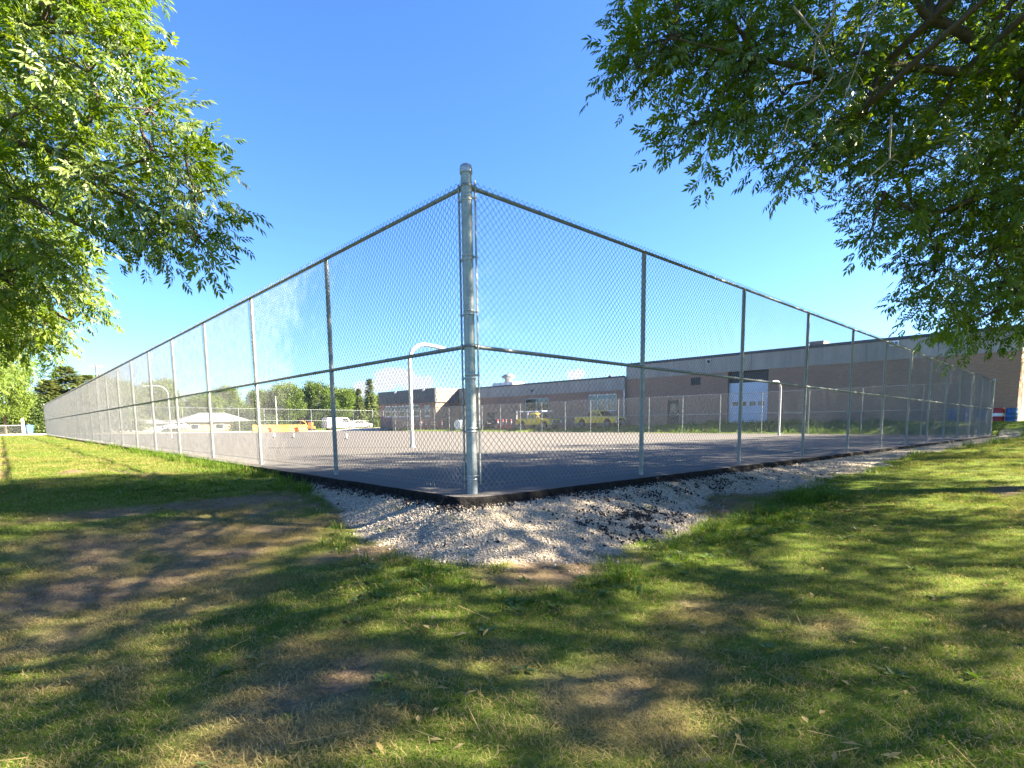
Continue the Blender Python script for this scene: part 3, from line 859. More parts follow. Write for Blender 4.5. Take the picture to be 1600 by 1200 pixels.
mb = MB(); mb.lathe([(.25, 0), (.25, .4), (.4, .5), (.1, .7)], 10, W2 + 5, 37.2, ZT2 + .1); mb.build('roof_vent', M['darkmetal'], B)
for yv in (45.6, 58.6):
    wbox('vent', M['darkpaint'], W2 - .14, W2 - .052, yv, yv + .28, 4.25, 4.5)
# projecting block at the left
X3 = 42.6; ZB3 = 3.38; ZT3 = 5.40; V3 = 61.3; V4 = 77.2
hs = [(65.6 + k * 2.05, 65.6 + k * 2.05 + 1.68, 1.40, 3.10) for k in range(5)] + [(62.74, 64.12, 1.38, 2.95)]
wall_with_holes(X3, W2 + 10, V3, V4, -1.4, ZB3, hs, M['brick'])
for h_ in hs:
    w = win(*h_, X3 + .08, M['whiteframe'], 1)
    wbox('sash', M['whiteframe'], X3 + .035, X3 + .064, h_[0] + .12, h_[1] - .12, (h_[2] + h_[3]) / 2 - .05, (h_[2] + h_[3]) / 2 + .05, w)
wbox('fascia', M['darkmetal'], X3 - .12, X3 + .10, V3 - .1, V4 + .1, ZB3 + .002, ZT3)
mb = MB()
for k in range(8):
    z0 = ZB3 + .002 + k * .252
    mb.add([(X3 + .102, (V3 - .12) - .03, z0), (W2 + 10, (V3 - .12) - .03, z0), (W2 + 10, (V3 - .01), z0), (X3 + .102, (V3 - .01), z0), (X3 + .102, (V3 - .12), z0 + .251), (W2 + 10, (V3 - .12), z0 + .251), (W2 + 10, (V3 - .01), z0 + .251), (X3 + .102, (V3 - .01), z0 + .251)],
           [(0, 1, 2, 3), (4, 7, 6, 5), (0, 4, 5, 1), (3, 2, 6, 7), (0, 3, 7, 4), (1, 5, 6, 2)])
mb.build('shingle_band', M['shingle'], B)
wbox('roof', M['roofing'], X3 + .102, W2 + 9.9, V3 + .01, V4 + .05, ZB3 + .6, ZT3 - .02)
for y0 in (63.6, 71.4):
    wbox('flood_light', M['white'], X3 - .32, X3 - .122, y0, y0 + .55, ZT3 - .34, ZT3 - .06)

# ------------------------------------------------------------------ gooseneck basketball poles
def gooseneck(u, v, sign, label, paint='polepaint', rad=.062):
    root = empty('gooseneck_pole', (u, v, float(plane_z(u, v))), 0 if sign > 0 else math.pi, label, 'pole', 'gooseneck basketball poles without hoops on the court')
    hgt = 2.78
    mb = MB(); p = [(0, 0, 0), (0, 0, hgt)]
    cur = [(.62 * (1 - math.cos(a)), 0, hgt + .56 * math.sin(a)) for a in np.linspace(.10, math.pi / 2, 14)]
    mb.tube(p + cur + [(.80, 0, hgt + .555), (1.32, 0, hgt + .50)], rad, 12)
    mb.build('post', M[paint], root)
    mb = MB(); mb.lathe([(.12, 0), (.12, .012), (.075, .014), (.075, .09), (.064, .095)], 14); mb.build('base_flange', M['galv'], root)
    mb = MB(); mb.tube([(1.322, 0, hgt + .50), (1.36, 0, hgt + .496)], .078, 12); mb.build('end_plate', M['galv'], root)
    return root
gooseneck(6.29, 10.95, 1, 'white gooseneck pole standing at the edge of the shade, arm bent to the right')
gooseneck(32.6, 9.6, -1, 'white gooseneck pole in front of the brick wall right of the garage door')
gooseneck(4.6, 37.0, -1, 'distant thin gooseneck pole seen through the left fence', 'galv', .05)

# ------------------------------------------------------------------ trees
def leaflet(V, F, base, d, n, L, Wd, droop=.25):
    """one leaflet: pointed ellipse folded along its midrib (4 triangles)"""
    d = d.normalized(); s = d.cross(n)
    if s.length < 1e-4: s = d.orthogonal()
    s.normalize(); nn = s.cross(d).normalized()
    b = len(V)
    tip = base + d * L - nn * L * droop
    m1 = base + d * L * .45 - nn * L * droop * .2
    V += [base, m1 + s * Wd * .5 + nn * Wd * .12, tip, m1 - s * Wd * .5 + nn * Wd * .12, m1 - nn * Wd * .06]
    F += [(b, b + 4, b + 1), (b + 1, b + 4, b + 2), (b, b + 3, b + 4), (b + 3, b + 2, b + 4)]
def spray_template(seed, n_leaf=7, length=.36, detail=True):
    rnd = random.Random(seed)
    V, F = [], []
    for i in range(n_leaf):
        t = (i + .6) / n_leaf
        side = 1 if i % 2 == 0 else -1
        base = Vector((t * length, 0, -.06 * t * t))
        if i == n_leaf - 1: dirv = Vector((1, rnd.uniform(-.2, .2), -.25))
        else: dirv = Vector((rnd.uniform(.25, .8), side * rnd.uniform(.5, 1), rnd.uniform(-.55, .35)))
        dirv.normalize()
        L = rnd.uniform(.14, .20)
        nrm = Vector((rnd.uniform(-.35, .35), rnd.uniform(-.35, .35), 1)).normalized()
        # petiole as a sliver
        sv = dirv.cross(nrm).normalized(); b = len(V)
        V += [base, base + dirv * L, base + dirv * L + sv * .002]; F += [(b, b + 1, b + 2)]
        for p in (.45, .68, .9):
            for sg in (-1, 1):
                dd = (dirv * .75 + sv * sg * rnd.uniform(.6, .95)).normalized() + Vector((0, 0, rnd.uniform(-.35, .05)))
                leaflet(V, F, base + dirv * L * p, dd, nrm + Vector((rnd.uniform(-.3, .3), rnd.uniform(-.3, .3), 0)), rnd.uniform(.062, .09), rnd.uniform(.023, .032))
        leaflet(V, F, base + dirv * L, dirv + Vector((0, 0, -.2)), nrm, rnd.uniform(.075, .10), rnd.uniform(.026, .034))
    b = len(V)
    V += [Vector((0, -.003, 0)), Vector((0, .003, 0)), Vector((length, 0, -.06))]; F += [(b, b + 1, b + 2)]
    return V, F, [0] * (len(F) - 1) + [1]
SPRAYS = [spray_template(11), spray_template(12), spray_template(13, 6, .30)]
def crown_points(lobes, dens, seed, center, gap=.30, flat=1.0):
    rng = np.random.RandomState(seed)
    P, D = [], []
    for (x, y, z, r) in lobes:
        n = int(dens * r * r * (1 if r > .3 else 1.5)) + 4
        q = rng.normal(size=(n, 3)); q /= np.linalg.norm(q, axis=1)[:, None]
        rad = rng.uniform(.25, 1, n) ** .55
        p = q * rad[:, None] * r * np.array([1, 1, .92 * flat])
        c = p + np.array([x, y, z])
        # gaps
        g = vnoise(c[:, 0] * 2.6 + c[:, 2] * 1.3, c[:, 1] * 2.6 - c[:, 2] * 1.7, seed)
        k = (g > gap) | (r < .3)
        P.append(c[k]); D.append(q[k])
    P = np.vstack(P); D = np.vstack(D)
    out = P - np.array(center); out /= np.linalg.norm(out, axis=1)[:, None]
    d = D * .8 + out * .6 + rng.normal(size=P.shape) * .35 + np.array([0, 0, -.18])
    d /= np.linalg.norm(d, axis=1)[:, None]
    yaw_ = np.arctan2(d[:, 1], d[:, 0]); pit = -np.arcsin(np.clip(d[:, 2], -1, 1))
    rot = np.stack([rng.uniform(-.9, .9, len(P)), pit, yaw_], -1)
    return P, rot, rng.uniform(.62, 1.22, len(P)), rng.randint(0, len(SPRAYS), len(P)), rng
def bez(a, b, c, n=7):
    return [(a * (1 - t) ** 2 + b * 2 * t * (1 - t) + c * t * t) for t in [i / (n - 1) for i in range(n)]]
def taper(n, r0, r1): return [r0 + (r1 - r0) * i / (n - 1) for i in range(n)]
def wobble(pts, amp, rnd):
    return [p if i in (0, len(pts) - 1) else p + Vector((rnd.uniform(-1, 1), rnd.uniform(-1, 1), rnd.uniform(-1, 1))) * amp for i, p in enumerate(pts)]
def make_tree(base, lobes, limbs, label, group, seed, trunk_top, trunk_r, dens=115, gap=.30, bare=None, near=None):
    """lobes and limbs are in world coordinates; base = foot of the trunk"""
    rnd = random.Random(seed)
    bx, by, bz = base
    root = empty('ash_tree', base, 0, label, 'tree', group)
    off = Vector(base)
    tt = Vector(trunk_top)
    mb = MB()
    pts = wobble([Vector((bx, by, bz - .3)).lerp(tt, k / 7) for k in range(8)], .05, rnd)
    mb.tube([p - off for p in pts], [trunk_r * f for f in (1.5, 1.12, 1.0, .95, .9, .86, .8, .72)], 12)
    mb.build('trunk', M['bark'], root)
    for pl, r0, r1 in limbs:
        mb = MB()
        P0 = [Vector(p) for p in pl]
        # densify
        Q = []
        for i in range(len(P0) - 1):
            for k in range(4): Q.append(P0[i].lerp(P0[i + 1], k / 4))
        Q.append(P0[-1])
        Q = wobble(Q, r0 * .22, rnd)
        mb.tube([p - off for p in Q], taper(len(Q), r0, r1), 8)
        mb.build('limb', M['bark'], root)
    # inner limbs from the trunk head to the big lobes, twigs inside each lobe
    mb = MB()
    head = tt
    for (x, y, z, r) in lobes:
        c = Vector((x, y, z))
        nearest = min([head] + [Vector(p) for pl, _, _ in limbs for p in pl], key=lambda p: (p - c).length)
        if (nearest - c).length > .25:
            mid = (nearest + c) / 2 + Vector((rnd.uniform(-.15, .15), rnd.uniform(-.15, .15), 0.18 * (nearest - c).length))
            q = wobble(bez(nearest, mid, c), .03, rnd)
            mb.tube([p - off for p in q], taper(7, .018 + .02 * min(r, 1.2), .010), 5, caps=False)
        for k in range(max(3, int(5 + r * 5))):
            dv = Vector((rnd.gauss(0, 1), rnd.gauss(0, 1), rnd.gauss(0, .8))).normalized() * r * rnd.uniform(.6, 1.05)
            e = c + dv
            q = wobble(bez(c, c + dv * .5 + Vector((0, 0, .12 * r)), e, 5), .02 * r, rnd)
            mb.tube([p - off for p in q], taper(5, .008 + .006 * min(r, 1.2), .003), 4, caps=False)
    o = mb.build('twigs', M['bark'], root); o['kind'] = 'stuff'
    if bare:
        mb = MB()
        for pl in bare:
            P0 = [CAM + (Vector(p) - CAM) * .86 for p in pl]; mb.tube([p - off for p in P0], taper(len(P0), .011, .004), 5)
            for p in P0[1:]:
                for k in range(2):
                    dv = Vector((rnd.uniform(-1, 1), rnd.uniform(-1, 1), rnd.uniform(-1, .2))) * .18
                    mb.tube([p - off, p - off + dv * .6 + Vector((0, 0, .02)), p - off + dv], [.005, .004, .002], 4)
        mb.build('bare_twigs', M['twig'], root)
    if near:          # lobes after the first `near` ones are thinner
        a = crown_points(lobes[:near], dens, seed, (tt.x, tt.y, tt.z + 1.0), gap); b = crown_points(lobes[near:], dens * .66, seed + 1, (tt.x, tt.y, tt.z + 1.0), .30)
        P, rot, scl, tid = [np.concatenate([a[i], b[i]]) for i in range(4)]
    else:
        P, rot, scl, tid, rng = crown_points(lobes, dens, seed, (tt.x, tt.y, tt.z + 1.0), gap)
    me = scatter_mesh('crown', SPRAYS, P - np.array(base), tid, rot, scl, [M['leaf'], M['bark']])
    o = scatter_obj('crown', me, len(SPRAYS), root)
    o['kind'] = 'stuff'
    return root

RT = [ (1.96,-0.64,4.92,0.43),(1.68,-0.47,4.33,0.24),(1.80,-0.55,4.61,0.28),(2.37,-1.02,4.95,0.60),(2.29,-1.04,4.32,0.49),(2.09,-0.94,3.73,0.22),(2.17,-1.06,3.48,0.11),(2.44,-1.24,3.90,0.22),(2.87,-1.51,4.80,0.74),(2.91,-1.52,4.09,0.50),(3.12,-1.79,3.58,0.34),(2.95,-1.67,3.31,0.17),(3.83,-1.98,4.85,0.88),(3.75,-2.04,3.97,0.59),(3.67,-2.02,3.57,0.24),(4.32,-2.37,3.46,0.46),(4.14,-2.28,2.94,0.26),(3.97,-2.16,2.67,0.12),(5.17,-2.49,5.16,1.03),(5.07,-2.57,3.98,0.87),(5.23,-2.59,3.01,0.49),(5.15,-2.61,2.36,0.29),(5.21,-2.72,2.00,0.25),(6.21,-3.14,5.44,0.98),(6.10,-3.24,4.06,1.06),(6.21,-3.24,2.90,0.84),(6.30,-3.00,2.30,0.53),(6.77,-2.82,1.84,0.28),(7.25,-3.27,2.10,0.35),(2.30,-0.90,5.65,0.50),(2.08,-0.63,5.72,0.42),(3.42,-1.46,6.10,0.75),(5.20,-2.30,6.60,1.15),(7.00,-3.40,7.00,1.35),(7.49,-4.02,5.64,1.43),(7.34,-4.14,3.97,1.43),(7.22,-4.24,2.55,1.01),(8.90,-5.01,5.04,1.93) ]
RT += [(8.8, -5.4, 9.6, 1.9), (6.8, -5.6, 9.9, 1.5), (10.6, -5.4, 8.4, 1.8), (5.2, -4.6, 8.4, 1.3), (6.0, -6.8, 8.6, 1.5), (7.6, -4.4, 8.6, 1.3), (8.6, -5.4, 6.9, 1.7), (10.4, -5.2, 6.3, 1.7), (9.6, -6.8, 6.0, 1.9), (10.2, -4.4, 4.6, 1.4), (8.0, -7.4, 4.6, 1.6), (6.6, -6.4, 6.8, 1.6), (5.6, -5.6, 5.4, 1.3), (4.6, -4.4, 7.2, 1.2), (6.4, -5.0, 7.0, 1.2), (4.2, -5.4, 6.2, 1.1), (2.8, -5.3, 4.8, 1.0), (1.7, -5.9, 3.9, .9), (3.2, -6.6, 5.2, 1.2), (5.2, -7.2, 5.0, 1.3)]
LT = [ (-2.91,4.64,5.47,0.76),(-2.39,3.87,5.39,0.59),(-2.17,3.20,5.03,0.34),(-2.88,4.47,4.49,0.76),(-2.30,3.22,4.33,0.53),(-2.00,2.96,4.47,0.27),(-1.85,2.74,3.91,0.36),(-2.59,3.79,3.64,0.70),(-3.13,4.55,3.51,0.76),(-1.71,2.54,3.42,0.34),(-1.57,2.34,2.99,0.29),(-2.06,3.08,3.08,0.54),(-1.79,2.66,2.82,0.32),(-2.68,4.05,2.98,0.57),(-1.89,2.99,2.64,0.19),(-1.58,2.28,2.54,0.13),(-3.18,5.17,2.75,0.69),(-2.62,5.34,2.79,0.44),(-2.99,6.30,2.29,0.56),(-2.43,5.80,2.42,0.33),(-2.69,6.67,2.08,0.32),(-3.83,5.91,5.55,1.19),(-3.95,5.81,4.05,1.19),(-4.14,6.06,2.76,0.98),(-2.70,4.75,6.62,1.00),(-2.16,3.77,6.12,0.59),(-3.59,6.21,7.15,1.39),(-4.74,7.54,5.21,1.73) ]
LT += [(-6.4, 8.2, 6.2, 1.8), (-7.0, 6.8, 4.4, 1.6), (-5.2, 8.8, 7.6, 1.6), (-6.2, 9.4, 4.2, 1.5)]
RL = [([(8.6,-5.3,2.9),(8.28,-5.09,3.37),(7.39,-4.09,4.55),(6.44,-3.38,5.23),(5.90,-2.99,5.41),(5.38,-2.61,5.66),(4.81,-2.32,5.88)], .12, .035),
 ([(8.6,-5.3,3.2),(7.89,-4.55,4.63),(6.42,-3.39,5.06),(5.58,-2.89,4.97),(4.50,-2.32,4.89),(4.14,-2.22,4.28)], .085, .025),
 ([(5.20,-2.68,4.97),(3.81,-1.99,4.63),(2.97,-1.47,4.73),(2.26,-0.93,4.88)], .04, .010),
 ([(8.6,-5.3,2.7),(7.19,-4.05,3.63),(6.19,-3.26,3.61),(5.31,-2.63,3.26),(4.62,-2.37,3.47)], .06, .012),
 ([(8.6,-5.3,2.5),(7.57,-4.40,2.65),(7.01,-3.53,2.31),(6.85,-2.87,2.03)], .045, .012)]
LL = [([(-5.6,7.2,3.0),(-5.17,6.84,3.44),(-4.11,5.82,4.08),(-3.25,4.75,4.13),(-2.77,4.14,3.91),(-2.50,3.56,3.55),(-2.28,3.17,3.26),(-2.06,2.79,2.93)], .075, .014),
 ([(-2.45,3.51,3.52),(-2.30,3.24,3.60),(-2.05,2.89,3.66),(-1.82,2.53,3.63)], .02, .007),
 ([(-2.77,4.14,3.91),(-2.63,3.90,4.04),(-2.50,3.65,4.17)], .02, .009),
 ([(-5.6,7.2,3.6),(-4.33,6.31,5.08),(-3.48,5.30,5.40),(-2.82,4.40,5.32),(-2.26,3.58,5.17)], .06, .012),
 ([(-5.6,7.2,2.8),(-4.47,6.19,3.42),(-3.64,5.31,3.61),(-3.08,4.50,3.44),(-2.66,4.06,3.13),(-2.16,3.39,2.71)], .05, .01),
 ([(-5.6,7.2,2.4),(-4.27,6.17,2.69),(-3.37,5.61,2.72),(-3.00,5.78,2.47),(-2.65,5.98,2.28)], .04, .01)]
DEAD = [[(3.36,-2.16,5.26),(3.25,-2.13,4.86),(3.14,-2.04,4.73),(3.08,-2.04,4.39)], [(2.99,-1.85,5.07),(3.16,-2.06,4.73),(3.23,-2.18,4.39)],
        [(3.64,-2.45,5.12),(3.51,-2.39,4.72),(3.41,-2.34,4.39),(3.31,-2.29,4.12)], [(3.23,-2.18,4.32),(3.11,-2.11,4.12),(2.87,-1.91,3.92)], [(3.65,-2.64,3.91),(3.60,-2.66,3.44),(3.33,-2.45,3.17)]]
RT = [(x + .22, y - .20, z + .20, r) if (r < .65 and z > 1.6) else (x, y, z, r) for x, y, z, r in RT]
LT = [(x - .20, y + .18, z + .24, r) if r < .65 else (x, y, z, r) for x, y, z, r in LT]
RL = [([p if i == 0 else tuple(CAM + (Vector(p) - CAM) * .93) for i, p in enumerate(pl)], a, b) for pl, a, b in RL]
GT = 'ash trees lining the court'
make_tree((8.6, -5.3, gz(8.6, -5.3)), RT, RL, 'big shady ash tree whose dark crown hangs over the right fence', GT, 101, (8.6, -5.3, 3.6), .22, 150, .25, DEAD, 38)
make_tree((-5.6, 7.2, gz(-5.6, 7.2)), LT, LL, 'sunlit ash tree whose bright crown hangs in above the left lawn', GT, 202, (-5.6, 7.2, 3.8), .18, 165, .25, None, 28)
# the rest of the two rows: one generic tree copied
def generic_lobes(seed, rx=3.6, rz_=3.3, cz=6.0):
    rnd = random.Random(seed); L = [(0, 0, cz, 2.0), (0, 0, cz + 1.6, 1.6)]
    for k in range(15):
        a = k * 2.4 + rnd.uniform(-.3, .3); h = -0.85 + 1.75 * (k / 14)
        rr = math.sqrt(max(.05, 1 - h * h * .85))
        L.append((math.cos(a) * rx * rr * .8, math.sin(a) * rx * rr * .8, cz + h * rz_ * .86, rnd.uniform(1.0, 1.5)))
    return L
proto = make_tree((0, 0, 0), generic_lobes(5), [([(0, 0, 2.6), (1.2, .8, 4.4), (2.0, 1.5, 5.2)], .09, .03), ([(0, 0, 2.4), (-1.1, .9, 4.0), (-2.1, 1.2, 4.6)], .09, .03), ([(0, 0, 2.8), (.3, -1.3, 4.6), (.5, -2.3, 5.2)], .09, .03)],
                  '', GT, 303, (0, 0, 4.2), .19, 95, .26)
ROW = [(15.2, -5.6, .88, 'second ash tree of the right row, behind the overhanging one'), (22.0, -5.7, .88, 'third ash tree of the right row, low over the fence end'),
       (29.0, -5.6, .90, 'fourth ash tree of the right row'), (36.0, -5.8, .90, 'fifth ash tree of the right row, near the drums'), (43.5, -6.2, .90, 'sixth ash tree of the right row, beside the building end'),
       (50.5, -6.4, .90, 'last ash tree of the right row, past the building end'),
             (-5.2, 13.6, .92, 'second ash tree of the left row'), (-5.4, 21.5, .92, 'third ash tree of the left row'), (-5.2, 31.0, .95, 'fourth ash tree of the left row'), (-5.6, 43.0, 1.0, 'fifth ash tree of the left row')]
for i, (u, v, s, lb) in enumerate(ROW):
    t = proto if i == 0 else copy_tree(proto)
    t.location = (u, v, gz(u, v)); t.rotation_euler = (0, 0, i * 1.7); t.scale = (s * 1.28, s * 1.28, s * 1.36) if v < 0 else (s, s, s)
    t['label'] = lb; t['group'] = GT

ot = make_tree((4.2, -11.0, gz(4.2, -11)), [(x + 4.2, y - 11.0, z, r) for x, y, z, r in generic_lobes(8, 4.6, 3.2, 5.6)], [([(4.2, -11, 2.6), (5.2, -10.2, 4.4), (6.2, -9.5, 5.2)], .09, .03)],
          'thin crowned ash tree behind the photographer that dapples the lawn', GT, 404, (4.2, -11.0, 4.2), .19, 84, .37)
ot2 = copy_tree(ot); ot2.location = (11.6, -12.2, gz(11.6, -12.2)); ot2.rotation_euler = (0, 0, 2.0); ot2['label'] = 'thin crowned ash tree of a second row beyond the right lawn'

# far deciduous trees and conifers
def clump_template(seed, n=26, size=.5):
    rnd = random.Random(seed); V, F = [], []
    for k in range(n):
        p = Vector((rnd.gauss(0, .32), rnd.gauss(0, .32), rnd.gauss(0, .26))) * size * 2
        d = Vector((rnd.uniform(-1, 1), rnd.uniform(-1, 1), rnd.uniform(-1, .6))).normalized()
        leaflet(V, F, p, d, Vector((rnd.uniform(-1, 1), rnd.uniform(-1, 1), 1)), rnd.uniform(.20, .32), rnd.uniform(.12, .18))
    return V, F, [0] * len(F)
CLUMPS = [clump_template(1), clump_template(2)]
def frond_template(seed):
    rnd = random.Random(seed); V, F = [], []
    for i in range(9):
        t = i / 9
        for sg in (-1, 1):
            leaflet(V, F, Vector((t, 0, -.25 * t * t)), Vector((.5, sg * (1 - t * .6), rnd.uniform(-.4, 0))), Vector((0, 0, 1)), .42 * (1 - .55 * t), .13)
    return V, F, [0] * len(F)
FROND = [frond_template(3), frond_template(4)]
def far_tree(seed, hgt=9.0, rad=3.6):
    rng = np.random.RandomState(seed); rnd = random.Random(seed)
    root = empty('deciduous_tree', (0, 0, 0), 0, '', 'tree')
    mb = MB(); mb.tube(wobble([Vector((0, 0, -.3)).lerp(Vector((0, 0, hgt * .6)), k / 5) for k in range(6)], .08, rnd), taper(6, .24, .08), 8); mb.build('trunk', M['bark'], root)
    L = [(0, 0, hgt * .6, rad * .75), (0, 0, hgt * .8, rad * .5)]
    for k in range(11):
        a = k * 2.4; h = rnd.uniform(-.9, .85); rr = math.sqrt(1 - h * h * .8)
        L.append((math.cos(a) * rad * rr * .7, math.sin(a) * rad * rr * .7, hgt * .58 + h * hgt * .36, rad * rnd.uniform(.25, .42)))
    P = []
    for x, y, z, r in L:
        n = int(26 * r * r) + 10
        q = rng.normal(size=(n, 3)); q /= np.linalg.norm(q, axis=1)[:, None]
        P.append(q * (rng.uniform(.5, 1, n) ** .5)[:, None] * r + np.array([x, y, z]))
    P = np.vstack(P)
    me = scatter_mesh('crown', CLUMPS, P, rng.randint(0, 2, len(P)), rng.uniform(0, 6, (len(P), 3)), rng.uniform(.7, 1.3, len(P)), [M['leaf_far']])
    scatter_obj('crown', me, 2, root)['kind'] = 'stuff'
    return root
def conifer(seed, hgt, rad, mat='needle', dens=52, pw=1.0):
    rng = np.random.RandomState(seed); rnd = random.Random(seed)
    root = empty('spruce_tree', (0, 0, 0), 0, '', 'tree')
    mb = MB(); mb.tube([(0, 0, -.3), (0, 0, hgt * .5), (0, 0, hgt)], [.2, .12, .02], 8); mb.build('trunk', M['bark'], root)
    P, Rr, S = [], [], []
    for k in range(int(hgt * dens)):
        t = rng.uniform(.06, 1) ** .8
        a = rng.uniform(0, 2 * math.pi); lay = math.sin(t * hgt * 4.2) * .18
        ln = rad * (1 - t) ** pw * (.85 + lay + rng.uniform(-.25, .2)) + .15
        for q in np.arange(.25, 1.0, .38):
            P.append((math.cos(a) * ln * q, math.sin(a) * ln * q, t * hgt - .12 * ln * q)); Rr.append((rng.uniform(-.4, .4), .25 + rng.uniform(-.2, .2) - .5 * t, a + rng.uniform(-.3, .3))); S.append(.55 + .35 * (1 - t) * rng.uniform(.7, 1.2))
    P.append((0, 0, hgt - .3)); Rr.append((0, -1.4, 0)); S.append(.6)
    me = scatter_mesh('crown', FROND, np.array(P), rng.randint(0, 2, len(P)), np.array(Rr), np.array(S), [M[mat]])
    scatter_obj('crown', me, 2, root)['kind'] = 'stuff'
    return root
fA, fB = far_tree(31), far_tree(32, 8.0, 4.2)
GD = 'green trees beyond the court'
FT = [(16, 104, 1.0, 'A'), (12.5, 112, .95, 'B'), (27, 118, .95, 'B'), (32, 121, 1.0, 'A'), (36, 113, .92, 'B'), (39.5, 111, 1.12, 'A'), (44, 114, 1.0, 'B'), (47.5, 111, 1.05, 'A'), (51.5, 112, 1.12, 'B'), (56, 118, 1.0, 'A'), (61, 122, .95, 'B'),
      (9.2, 95, .93, 'A'), (66, 120, .9, 'A'), (21, 122, .9, 'A'), (72, 126, 1.0, 'B')]
ORD = ['leftmost', 'second from the left', 'third from the left', 'fourth from the left', 'fifth from the left', 'sixth from the left', 'seventh from the left', 'eighth from the left',
       'ninth from the left', 'tenth from the left', 'sixth from the right', 'fifth from the right', 'fourth from the right', 'second from the right', 'rightmost']
ORD[12] = 'third from the right'; ORD[11] = 'fourth from the right'; ORD[10] = 'fifth from the right'
FTL = ['bushy green tree beyond the end fence, ' + q + ' in the belt' for q in ORD]
FT = [(u, v, s, k) if u < 10 else (CAM.x + 1.36 * (u - CAM.x), CAM.y + 1.36 * (v - CAM.y), s * 1.36, k) for u, v, s, k in FT]
usedA = usedB = False
for i, (u, v, s, k) in enumerate(FT):
    if k == 'A':
        t = fA if not usedA else copy_tree(fA); usedA = True
    else:
        t = fB if not usedB else copy_tree(fB); usedB = True
    t.location = (u, v, gz(u, v) - .1); t.rotation_euler = (0, 0, i * 1.3); t.scale = (s, s, s * (1 + .06 * math.sin(i * 2.1)))
    t['label'] = FTL[sorted(range(len(FT)), key=lambda q: FT[q][0]).index(i)]; t['group'] = GD
sA = conifer(41, 10.2, 2.9); sA.location = (53.3, 100, gz(53.3, 100) - .2); sA['label'] = 'tallest dark pointed spruce, left of the brick building'; sA['group'] = 'spruces beyond the court'
for u, v, s, lb in ((49.8, 98, .78, 'shorter spruce just left of the tallest one'), (8.2, 101, .88, 'pointed spruce top rising above the fence rail by the utility pole')):
    t = copy_tree(sA); t.location = (u, v, gz(u, v) - .2); t.scale = (s, s, s); t.rotation_euler = (0, 0, 2); t['label'] = lb
# pines at the far left
pA = conifer(43, 9.0, 3.6, dens=95, pw=.55); pA.name = 'pine_tree'
PN = [(3.6, 93, 1.04, 'broad olive pine highest above the left fence end'), (6.2, 96, .95, 'broad pine behind the left fence near the utility pole'), (1.5, 92, .82, 'lower broad pine left of the highest pine'), (11.5, 100, .82, 'pine seen through the left fence wire')]
for i, (u, v, s, lb) in enumerate(PN):
    t = pA if i == 0 else copy_tree(pA)
    t.location = (u, v, gz(u, v) - .3); t.scale = (s * 1.35, s * 1.35, s); t.rotation_euler = (0, 0, i * 1.1); t['label'] = lb; t['group'] = 'pines at the far left'
def bush(u, v, rx, ry, hz, label, mat, seed):
    rng = np.random.RandomState(seed); n = int(60 * rx * hz)
    q = rng.normal(size=(n, 3)); q /= np.linalg.norm(q, axis=1)[:, None]; q[:, 2] = np.abs(q[:, 2])
    P = q * (rng.uniform(.4, 1, n) ** .4)[:, None] * np.array([rx, ry, hz]) * (1 + .2 * np.sin(q[:, :1] * 5))
    me = scatter_mesh('bush', CLUMPS, P, rng.randint(0, 2, n), rng.uniform(0, 6, (n, 3)), rng.uniform(.7, 1.2, n), [M[mat]])
    root = empty('bush', (u, v, gz(u, v) - .1), 0, label, 'bush')
    mb = MB()
    for k in range(5): mb.tube([(.2 * math.cos(k), .2 * math.sin(k), -.2), (rx * .5 * math.cos(k * 1.3), ry * .5 * math.sin(k * 1.3), hz * .7)], [.06, .02], 5)
    mb.build('stem', M['bark'], root)
    scatter_obj('foliage', me, 2, root)['kind'] = 'stuff'
bush(-1.0, 90, 3.4, 2.2, 4.2, 'dark dense bush behind the blue bin at the far left', 'hedge', 51)
bush(-6.5, 92, 4.0, 2.5, 4.6, 'dark dense bush behind the leaning trunk at the far left', 'hedge', 52)
bush(44.2, 100, 3.2, 2.0, 3.6, 'dark rounded shrub below the spruces', 'hedge', 53)
bush(34, 108, 5, 2.0, 2.6, 'low dark shrub under the green trees', 'hedge', 54)
# far wood that closes the horizon
def far_wood():
    rng = np.random.RandomState(9)
    P = []
    for k in range(5200):
        a = rng.uniform(R(-12), R(118)); d = rng.uniform(205, 250)
        h = 4.5 + 3.0 * vnoise(np.array([a * 30]), np.array([0.]), 3)[0] + 2.5 * vnoise(np.array([a * 90]), np.array([2.]), 4)[0]
        P.append((d * math.cos(a), d * math.sin(a), -2.5 + rng.uniform(0, 1) ** .7 * h))
    P = np.array(P); n = len(P)
    me = scatter_mesh('woods', CLUMPS, P, rng.randint(0, 2, n), rng.uniform(0, 6, (n, 3)), rng.uniform(2.4, 4.0, n), [M['leaf_far']])
    tag(scatter_obj('woods', me, 2), 'far belt of woodland along the horizon', 'woods', kind='stuff')
far_wood()

